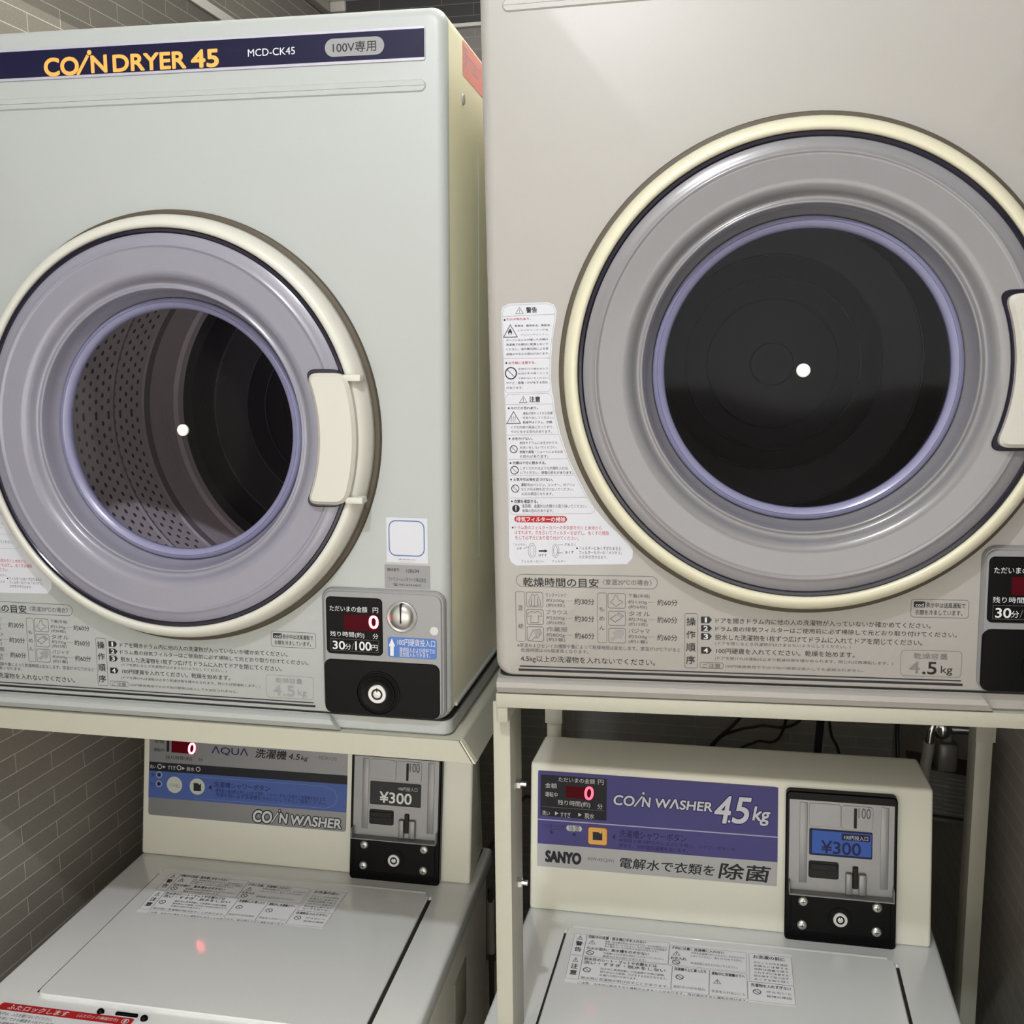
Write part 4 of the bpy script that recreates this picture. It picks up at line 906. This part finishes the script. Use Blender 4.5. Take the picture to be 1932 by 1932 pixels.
    bm = bmesh.new(); rbox(bm, .4271, .4308, -.0132, -.012, .1517, .1775, .0004, 1); finish('coin_slot', tilt(bm), BLACKM, K)
    bm = bmesh.new(); rbox(bm, .4264, .4334, -.0150, -.012, .0745, .1030, .001, 1); finish('coin_lever', tilt(bm), BLACKM, K)
    bm = bmesh.new(); plate(bm, rr(.3720, .4095, .0838, .1060, .003), -.0130, -.011, .0004); rbox(bm, .3735, .4080, -.0145, -.012, .0945, .1035, .0015, 1); finish('coin_return', tilt(bm), BLACKM, K)
    sheet('slot_value_print', [['T', '100', 432.5, 163.5, 447.5, 176.5, 'g', 0, 0]], lambda x, z, l: fr(x, z, .0130 + l), K)
    bm = bmesh.new(); plate(bm, rr(.3500, .4740, .0135, .0632, .005), -.0136, -.011, .0006); finish('lower_cover', tilt(bm), BLACKP, K)
    for x, z in ((.3658, .0528), (.4572, .0532), (.3649, .0217), (.4568, .0218)):
        bm = bmesh.new(); lathe(bm, [(.0062, -.0134), (.0060, -.0150), (.0045, -.0166), (.0020, -.0172), (0, -.0173)], x, z, 24); rbox(bm, x - .0028, x + .0028, -.0175, -.0170, z - .0004, z + .0004, mi=1); rbox(bm, x - .0004, x + .0004, -.0175, -.0170, z - .0028, z + .0028, mi=1)
        finish('screw', tilt(bm), [SCREW, DARKGAP], K)
    bm = bmesh.new(); lathe(bm, [(.0150, -.0134), (.0146, -.0142), (.0100, -.0142), (.0096, -.0136)], .4122, .0340, 32, mi=1); lathe(bm, [(.0094, -.0134), (.0094, -.0165), (.0086, -.0172), (.0054, -.0172)], .4122, .0340, 32); lathe(bm, [(.0054, -.0172), (.0052, -.0166), (.0036, -.0166), (.0034, -.0172)], .4122, .0340, 24, mi=1); lathe(bm, [(.0034, -.0172), (0, -.0174)], .4122, .0340, 24)
    rbox(bm, .4117, .4127, -.0176, -.0168, .0360, .0396, mi=1); finish('key_lock', tilt(bm), [STEEL, BLACKP], K)
    return T, LD, K
def wpose(t, a, r): return Matrix.Translation((t[0], t[1], t[2] + FLOOR)) @ rotz(R_(a)) @ roty(R_(r))
MWL = wpose((-.8861, 1.3608, -.7658), 1.932, .983); MWR = wpose((-.2593, 1.3117, -.7634), -.864, -.597)
VL, LDL, KL = make_washer(MWL, 'left coin washer under the left dryer, dark price tag and red sticker on its deck', 'coin washers under the dryers')
VR, LDR, KR = make_washer(MWR, 'right coin washer standing inside the tall rack, purple control label and blue price tag', 'coin washers under the dryers')
def lab(name, parent, loop, m):
    bm = bmesh.new(); plate(bm, loop, -.0008, .0005, .0002); return finish(name, tilt(bm), m, parent)
CL = lab('control_label', VL, rr(.0108, .3323, .0624, .1935, .004), SILVER)
sheet('control_label_print', DATA['AQUA'], lambda x, z, l: fr(x, z, .0008 + l), CL, pal={'B': 'Ba'}, base=.0002)
CR = lab('control_label', VR, rr(.0108, .3323, .0624, .1930, .004), SILVER)
sheet('control_label_print', DATA['SANYO'], lambda x, z, l: fr(x, z, .0008 + l), CR, pal={'D': 'D2'}, base=.0002)
sheet('price_tag', DATA['PRICE'], lambda x, z, l: fr(x, z, .0122 + l), KR, base=.0003)['label'] = 'blue price tag'
sheet('price_tag', DATA['PRICE'], lambda x, z, l: fr(x, z, .0122 + l), KL, pal={'q0': 'p0', 'q1': 'p1', 'q2': 'p2'}, base=.0003)['label'] = 'dark grey price tag'
# warning sheets printed on the lids, in lid coordinates (mm, y towards the box)
def lid_rows(x0, x1, y0, y1, right):
    I = [['R', x0, y0, x1, y1, 's', 0]]
    def q(u): return x0 + (x1 - x0) * u
    def v(t): return y1 - (y1 - y0) * t
    def T(t, u0, u1, t0, t1, m='g', b=0): I.append(['T', t, q(u0), v(t1), q(u1), v(t0), m, b, 0])
    def LN(a, b, m='a', wd=.5): I.append(['L', [(q(a[0]), v(a[1])), (q(b[0]), v(b[1]))], m, wd, 0])
    def box(u0, u1, t0, t1): I.append(['O', q(u0), v(t1), q(u1), v(t0), 'a', 1.5, .5])
    def tri(u, t, s=.04): I.append(['L', [(q(u) - s * 110, v(t) - 4.5), (q(u) + s * 110, v(t) - 4.5), (q(u), v(t) + 4.5)], 'g', .7, 1]); I.append(['L', [(q(u), v(t) + 1.6), (q(u), v(t) - 3)], 'g', .8, 0])
    def no(u, t, s=5): I.append(['C', q(u), v(t), s, 'k', .8]); I.append(['L', [(q(u) - s * .62, v(t) + s * .62), (q(u) + s * .62, v(t) - s * .62)], 'k', .8, 0])
    box(.0, .06, .02, .46); box(.0, .06, .47, .93)
    tri(.03, .1, .03); T('警', .015, .047, .18, .27, 'k', .03); T('告', .015, .047, .3, .39, 'k', .02); tri(.03, .56, .03); T('注', .015, .047, .64, .73, 'k', .03); T('意', .015, .047, .76, .85, 'k', .03)
    box(.06, .45, .02, .46); box(.06, .47, .47, .93); box(.45, .80, .06, .46); box(.47, .635, .48, .95); box(.635, .80, .48, .95); box(.81, 1., .06, .62); box(.80, 1., .62, .97)
    T('回転中の洗濯・脱水槽に手を入れない', .07, .34, .03, .09, 'k', .02); tri(.09, .17); T('洗濯・脱水槽が完全に止まるまでは、中の洗濯物などに', .15, .44, .11, .15); T('手を触れないでください。ゆるい回転でも洗濯物が', .15, .44, .16, .20); T('手に巻きついてけがをする恐れがあります。', .15, .40, .21, .25)
    T('引火の恐れ：脱水槽をのぞかない', .07, .36, .27, .33, 'k', .02); no(.09, .39); T('洗濯槽には引火物を絶対に入れないでください。', .15, .43, .35, .39); T('爆発や火災の恐れがあります。', .15, .35, .41, .45)
    T('防水性のシート・マットや衣類などは', .07, .40, .49, .55, 'k', .02); T('洗い・すすぎ・脱水をしない', .07, .44, .56, .62, 'k', .02); no(.09, .73); T('脱水中に異常振動して洗濯機や衣類の損傷、', .15, .44, .66, .70); T('壁や床などの破損、けがをする恐れがあります。', .15, .45, .72, .76); T('水漏れの恐れがあります。', .15, .32, .78, .82); T('脱水時に洗濯物が飛び出すことがあります。', .07, .46, .86, .91)
    T('子供に注意：洗濯槽に入れない', .46, .70, .08, .14, 'k', .02); tri(.485, .22); T('子供を洗濯槽の中に入れたり、のぞかせたり', .55, .79, .16, .20); T('しないでください。落ちてけがをする恐れ。', .55, .78, .22, .26); T('お手入れ', .46, .53, .29, .35, 'k', .02); no(.485, .40); T('本体各部に水をかけないでください。', .55, .76, .36, .41)
    T('洗濯機の上に乗ったり', .48, .62, .50, .56, 'k', .02); no(.505, .68); T('変形やけがの恐れ', .48, .62, .84, .89); T('運転中に洗濯機の下へ', .645, .79, .51, .57, 'k', .02); tri(.67, .69) if right else no(.67, .69); T('手足を入れないこと', .645, .79, .85, .90)
    T('お洗濯の前に', .83, .97, .09, .16, 'k', .02)
    for i, t in enumerate(('ポケットの中を確認', '色落ちに注意する', '洗剤は適量で使う', '入れすぎに注意する', '脱水後すぐ取り出す', '糸くずを取り除く')): T(t, .83, .98, .22 + i * .065, .26 + i * .065)
    T('洗濯物を入れすぎない', .815, .985, .65, .71, 'k', .02); no(.84, .80); T('守らないと', .88, .985, .76, .80); T('故障の原因', .88, .985, .84, .88)
    T('ご注意：注水中に断水すると運転が止まることがあります。再び通水すると運転を続けます。', .06, .80, .96, 1.0, 'k')
    return I
def quad_map(P, top=.0052):
    """label rectangle 0..1 mapped on four lid corners (front-left seen order: back-left, front-left, front-right, back-right)"""
    bl, fl, f_r, br = [Vector((a / 1000, b / 1000)) for a, b in P]
    def f(x, z, l):
        u, t = x * 1000 / 280, z * 1000 / 110
        p = (fl * (1 - t) + bl * t) * (1 - u) + (f_r * (1 - t) + br * t) * u
        return (p.x, p.y, top + l)
    return f
sheet('lid_label', lid_rows(0, 280, 0, 110, False), quad_map(((79.9, -54.6), (86.2, -165.8), (355.2, -159.5), (357.2, -56.6))), LDL, pal={'s': 'sl'}, base=.0002)
sheet('lid_label', lid_rows(0, 280, 0, 110, True), quad_map(((73.5, -56.6), (78.3, -167.0), (351.1, -164.5), (349.6, -55.5))), LDR, pal={'s': 'sl'}, base=.0002)
def flat(z0): return lambda x, y, l: (x, y, z0 + l)
RS = [['R', 30, -445, 206, -373.2, 's', 4], ['R', 32, -388.0, 204, -375, 'X', 3], ['T', 'ふたロックします', 44, -386.0, 122, -377.2, 'w', .03, 0], ['T', '(ふたロック機能付き)', 134, -385.0, 186, -378.2, 'w', .01, 0], ['C', 195, -381.5, 4.6, 'w', .78], ['T', '1', 193.6, -384.2, 196.4, -378.6, 'w', .02, 0],
      ['T', '運転中は、ふたを開けないでください。', 36, -397, 110, -391, 'k', 0, 0], ['T', 'ふたを閉じてから硬貨を入れてください。', 36, -405, 122, -399.4, 'k', 0, 0], ['T', 'ロックは運転終了後に解除されます。', 36, -413, 118, -407.4, 'k', 0, 0]]
bm = bmesh.new(); rbox(bm, .029, .207, -.43, -.3725, .0, .0012, .0004, 1); SB = finish('deck_sticker', bm, STICK, VL)
sheet('deck_sticker_print', [r for r in RS if r[0] != 'R' or r[5] != 's'], flat(.0012), SB, base=.0002)
bm = bmesh.new(); rbox(bm, .5275, .5295, -.115, -.045, -.175, -.085, .003, 2); finish('side_grip', bm, mat('grip_shadow_plastic', (150, 148, 134), .6), VL)

# ------------------------------------------------------------------ racks that carry the dryers
def wbox(bm, x0, x1, y0, y1, z0, z1, org, r=.002, mi=0): rbox(bm, x0 - org[0], x1 - org[0], y0 - org[1], y1 - org[1], z0, z1, r, 2, mi)
def rack(name, label, org, legs, M, shelf, zs):
    T = thing(name, label, 'rack', Matrix.Translation(org), 'steel racks under the dryers')
    inv = Matrix.Translation((-org[0], -org[1], 0))
    bm = bmesh.new()
    for (x0, x1, y0, y1, z0, z1, r) in shelf:
        t = bmesh.new(); rbox(t, x0, x1, y0, y1, z0, z1, r, 2); join(bm, t, 0, lambda c: inv @ (M @ c))
    finish('shelf', bm, RACK, T)
    for (x0, x1, y0, y1, side, ztop) in legs:
        bm = bmesh.new(); wbox(bm, x0, x1, y0, y0 + .004, 0, ztop, org, .001)       # front flange of the angle
        if side == 'l': wbox(bm, x1 - .003, x1, y0 + .003, y1, 0, ztop, org, .001)
        else: wbox(bm, x0, x0 + .003, y0 + .003, y1, 0, ztop, org, .001)
        finish('leg', bm, RACK, T)
    return T
zr = FLOOR - .359
RR = rack('dryer_rack', 'beige steel rack standing around the right washer and carrying the right dryer', (-.237, 1.0, 0),
     [(-.2368, -.2186, 1.010, 1.069, 'l', zr - .0), (.336, .354, 1.010, 1.069, 'r', zr - .0), (-.2575, -.2355, 1.45, 1.495, 'l', zr), (.3385, .3600, 1.45, 1.495, 'r', zr)],
     MR, [(.0, .602, -.002, .05, .0053, .0205, .0015), (.0, .602, .05, .46, .0165, .0205, .001), (.0, .012, .0, .48, -.012, .0205, .002), (.588, .602, .0, .48, -.012, .0205, .002), (.0, .602, .45, .48, -.012, .0205, .002)], zr)
for z in (-.46, -.5742):
    bm = bmesh.new()
    bmesh.ops.create_cone(bm, cap_ends=True, segments=6, radius1=.0062, radius2=.0058, depth=.006)
    bmesh.ops.create_cone(bm, cap_ends=True, segments=16, radius1=.003, radius2=.0028, depth=.006, matrix=Matrix.Translation((0, 0, .006)))
    for v in bm.verts: c = v.co.copy(); v.co = Vector((-.2186 + .0025 + c.z + .237, 1.038 + c.x - 1.0, FLOOR + z + c.y))
    finish('bolt', bm, CHROME, RR)
for x0, x1, z0 in ((.3365, .362, FLOOR - .53), (-.2595, -.2335, FLOOR - .542)):
    bm = bmesh.new(); wbox(bm, x0, x1, 1.444, 1.45, z0, FLOOR - .40, (-.237, 1.0), .001); finish('leg_sleeve', bm, RACK, RR)
zl = FLOOR - .44
RL = rack('dryer_rack', 'beige steel shelf with an open mitred corner carrying the left dryer', (-.88, 1.0, 0),
     [(-.4180, -.4000, 1.485, 1.51, 'r', zl), (-.8930, -.8750, 1.485, 1.51, 'l', FLOOR - .425)],
     ML, [(-.004, .6135, .0, .49, .0165, .0205, .0008), (-.004, .6, .46, .49, -.022, .0205, .001)], zl)
def apron(name, P, off, mt):
    t = bmesh.new(); a = [t.verts.new(v) for v in P]; b2 = [t.verts.new((v[0] + off[0], v[1] + off[1], v[2] + off[2])) for v in P]
    t.faces.new(a); t.faces.new(b2[::-1])
    for i in range(4): t.faces.new((a[i], b2[i], b2[(i + 1) % 4], a[(i + 1) % 4]))
    bmesh.ops.recalc_face_normals(t, faces=t.faces[:]); bm = bmesh.new(); join(bm, t, 0, lambda c: Matrix.Translation((.88, -1.0, 0)) @ (ML @ c)); finish(name, bm, mt, RL, smooth=False)
apron('front_apron', [(-.004, -.006, .0205), (.6100, -.006, .0205), (.6245, -.006, -.0030), (-.004, -.006, -.0030)], (0, .003, 0), RACK)
apron('corner_edge', [(.6118, -.006, .0205), (.6130, -.006, .0205), (.6285, -.006, -.0035), (.6266, -.006, -.0035)], (0, .006, 0), mat('lit_edge_paint', (206, 204, 190), .4))  # corner sliver in rack beige, its lit look put into a paler colour
apron('side_apron', [(.6140, .001, .0205), (.6140, .49, .0205), (.6290, .49, -.0030), (.6290, .001, -.0030)], (-.002, 0, 0), RACK)
# ------------------------------------------------------------------ behind the right washer: cords, hose, tap, meter box, drain pipe
def cord(name, label, cat, pts, r, m, grp=None):
    bm = bmesh.new(); tube(bm, curve_pts([(x, y, FLOOR + z) for x, y, z in pts], 12), r, 10); o = finish(name, bm, m); return tag(o, label, cat, grp)
G_ = 'cords hanging behind the right washer'
cord('power_cord', 'thin black cord slanting up behind the right washer, leftmost of the hanging cords', 'cord', [(-.06, 1.60, -.70), (-.02, 1.60, -.622), (.024, 1.60, -.572), (.06, 1.59, -.50), (.08, 1.54, -.36), (.09, 1.537, -.28)], .0028, CABLE, G_)
cord('power_cord', 'thin black cord bowing out to the right behind the right washer', 'cord', [(-.045, 1.612, -.69), (-.012, 1.612, -.618), (.022, 1.612, -.596), (.056, 1.61, -.586), (.12, 1.59, -.56), (.18, 1.55, -.38), (.20, 1.537, -.28)], .0026, CABLE, G_)
cord('power_cord', 'short black cord low beside the navy hose, almost hidden by the right washer', 'cord', [(.0, 1.592, -.70), (.02, 1.592, -.628), (.05, 1.592, -.606), (.09, 1.59, -.585), (.11, 1.55, -.40), (.12, 1.537, -.28)], .0024, CABLE, G_)
cord('power_cord', 'thin black cord just right of the navy hose', 'cord', [(.140, 1.537, -.28), (.146, 1.56, -.36), (.160, 1.60, -.567), (.176, 1.60, -.618), (.20, 1.60, -.72)], .0022, CABLE, G_)
cord('power_cord', 'straight black cord hanging nearest the chrome tap', 'cord', [(.256, 1.537, -.28), (.257, 1.57, -.38), (.260, 1.60, -.565), (.263, 1.60, -.63), (.266, 1.60, -.80)], .0032, CABLE, G_)
cord('water_hose', 'thick navy hose hanging behind the right washer', 'hose', [(.152, 1.537, -.24), (.151, 1.58, -.36), (.149, 1.62, -.57), (.146, 1.62, -.63), (.142, 1.62, -.80)], .0062, NAVYH)
cord('power_cord', 'looped black cord behind the front left leg of the rack', 'cord', [(-.44, 1.48, -1.0), (-.40, 1.56, -.86), (-.335, 1.60, -.748), (-.31, 1.60, -.730), (-.285, 1.60, -.735), (-.25, 1.58, -.86), (-.20, 1.46, -1.0)], .003, CABLE)
# tap on the right wall
tp = thing('water_tap', 'chrome water tap on the wall behind the right washer', 'tap', Matrix.Translation((.385, 1.62, FLOOR - .575)))
def tl(pts, r, n=12): bm = bmesh.new(); tube(bm, pts, r, n); return bm
finish('tap_stem', tl([(0, 0, 0), (-.05, 0, 0)], .008), CHROME, tp)
bm = bmesh.new(); lathe(bm, [(0, 0), (.018, -.0005), (.018, .004), (0, .004)], 0, 0, 24)
for v in bm.verts: v.co = Vector((-v.co.y * 1, v.co.x, v.co.z))
finish('tap_flange', bm, CHROME, tp)
bm = bmesh.new(); bmesh.ops.create_uvsphere(bm, u_segments=20, v_segments=12, radius=.015)
for v in bm.verts: v.co = Vector((v.co.x - .056, v.co.y, v.co.z * 1.2))
finish('tap_body', bm, CHROME, tp)
bm = tl(curve_pts([(-.056, 0, 0), (-.066, -.004, .012), (-.074, -.008, -.002), (-.076, -.008, -.026)], 8), .0065); finish('spout', bm, CHROME, tp)
bm = tl([(-.056, 0, .01), (-.056, 0, .034)], .005); t = bmesh.new(); rbox(t, -.082, -.030, -.006, .006, .030, .038, .003, 2); join(bm, t); t = bmesh.new(); rbox(t, -.062, -.050, -.026, .026, .030, .038, .003, 2); join(bm, t); finish('handle', bm, CHROME, tp)
bm = tl(curve_pts([(-.076, -.008, -.022), (-.077, -.008, -.04), (-.079, -.007, -.06), (-.08, 0, -.12), (-.08, 0, -.3)], 8), .0085); finish('hose_end', bm, HOSE, tp)
bm = bmesh.new(); rbox(bm, -.064, -.034, -.016, .016, -.066, -.020, .006, 2); rbox(bm, -.056, -.042, -.007, .007, -.022, .0, .002, 1); finish('filter_cup', bm, mat('smoky_cup', (96, 92, 90), .3), tp)
bx = thing('meter_box', 'dark grey box with faint rows of print under the chrome tap', 'box', Matrix.Translation((.340, 1.652, FLOOR - .69)))
bm = bmesh.new()
for v in ((-.050, -.018, -.040), (.045, -.018, -.046), (.045, .04, -.046), (-.050, .04, -.040)): bm.verts.new(v)
for v in ((-.050, -.018, .0445), (.045, -.018, .034), (.045, .04, .034), (-.050, .04, .0445)): bm.verts.new(v)
bm.verts.ensure_lookup_table(); Vv = bm.verts
for f in ((0, 1, 2, 3), (4, 5, 6, 7), (0, 1, 5, 4), (1, 2, 6, 5), (2, 3, 7, 6), (3, 0, 4, 7)): bm.faces.new([Vv[i] for i in f])
bmesh.ops.recalc_face_normals(bm, faces=bm.faces[:]); finish('housing', bm, GREYBOX, bx, smooth=False)
for z0, z1 in ((.044, .0335), (-.0335, -.0405)):
    bm = bmesh.new(); P4 = [(-.0505, -.0190, z0), (.0445, -.0190, z1), (.0445, -.0190, z1 + .0042), (-.0505, -.0190, z0 + .0042)]; A = [bm.verts.new(p) for p in P4]; B = [bm.verts.new((p[0], .04, p[2])) for p in P4]
    bm.faces.new(A); bm.faces.new(B[::-1])
    for i in range(4): bm.faces.new((A[i], B[i], B[(i + 1) % 4], A[(i + 1) % 4]))
    bmesh.ops.recalc_face_normals(bm, faces=bm.faces[:]); finish('dark_edge', bm, BLACKM, bx, smooth=False)
sheet('box_print', [['L', [(-40 + k, 33 - 7.2 * k2 - .1 * k), (-40 + k + 26 + 9 * (k2 % 3), 33 - 7.2 * k2 - .1 * (k + 28))], 'h' if k2 % 2 else 'a', .9, 0] for k2 in range(9) for k in (0, 40) if k + 35 < 80 or k2 % 3 == 0], front(-.018), bx)
pp = thing('drain_pipe', 'upright drain pipe with a pale sleeve behind the rack leg', 'pipe', Matrix.Translation((-.384, 1.60, 0)))
bm = tl([(0, 0, 0), (0, 0, FLOOR - .90)], .0045); finish('pipe', bm, mat('dark_pipe', (60, 58, 54), .5), pp)
bm = tl([(0, 0, FLOOR - 1.02), (0, 0, FLOOR - .925)], .007); finish('sleeve', bm, mat('pale_sleeve', (176, 172, 168), .5), pp)
# ceiling lamps (out of frame; they give the light)
lp = thing('ceiling_lamp', 'small ceiling lamp holding the bulb above the machines', 'lamp', Matrix.Translation((LAMP[0], LAMP[1], ZC)))
bm = bmesh.new()
for r0, r1, z0, z1 in ((.05, .045, 0, -.006),):
    bmesh.ops.create_cone(bm, cap_ends=True, segments=32, radius1=r1, radius2=r0, depth=.006, matrix=Matrix.Translation((0, 0, -.003)))
finish('lamp_base', bm, LAMPW, lp)
lq = copy_tree(lp); lq.location = (LAMP2[0], LAMP2[1], ZC); lq['label'] = 'small ceiling lamp holding the bulb over the gap between the dryers'; lp['label'] = 'small ceiling lamp holding the bulb in front of the machines'
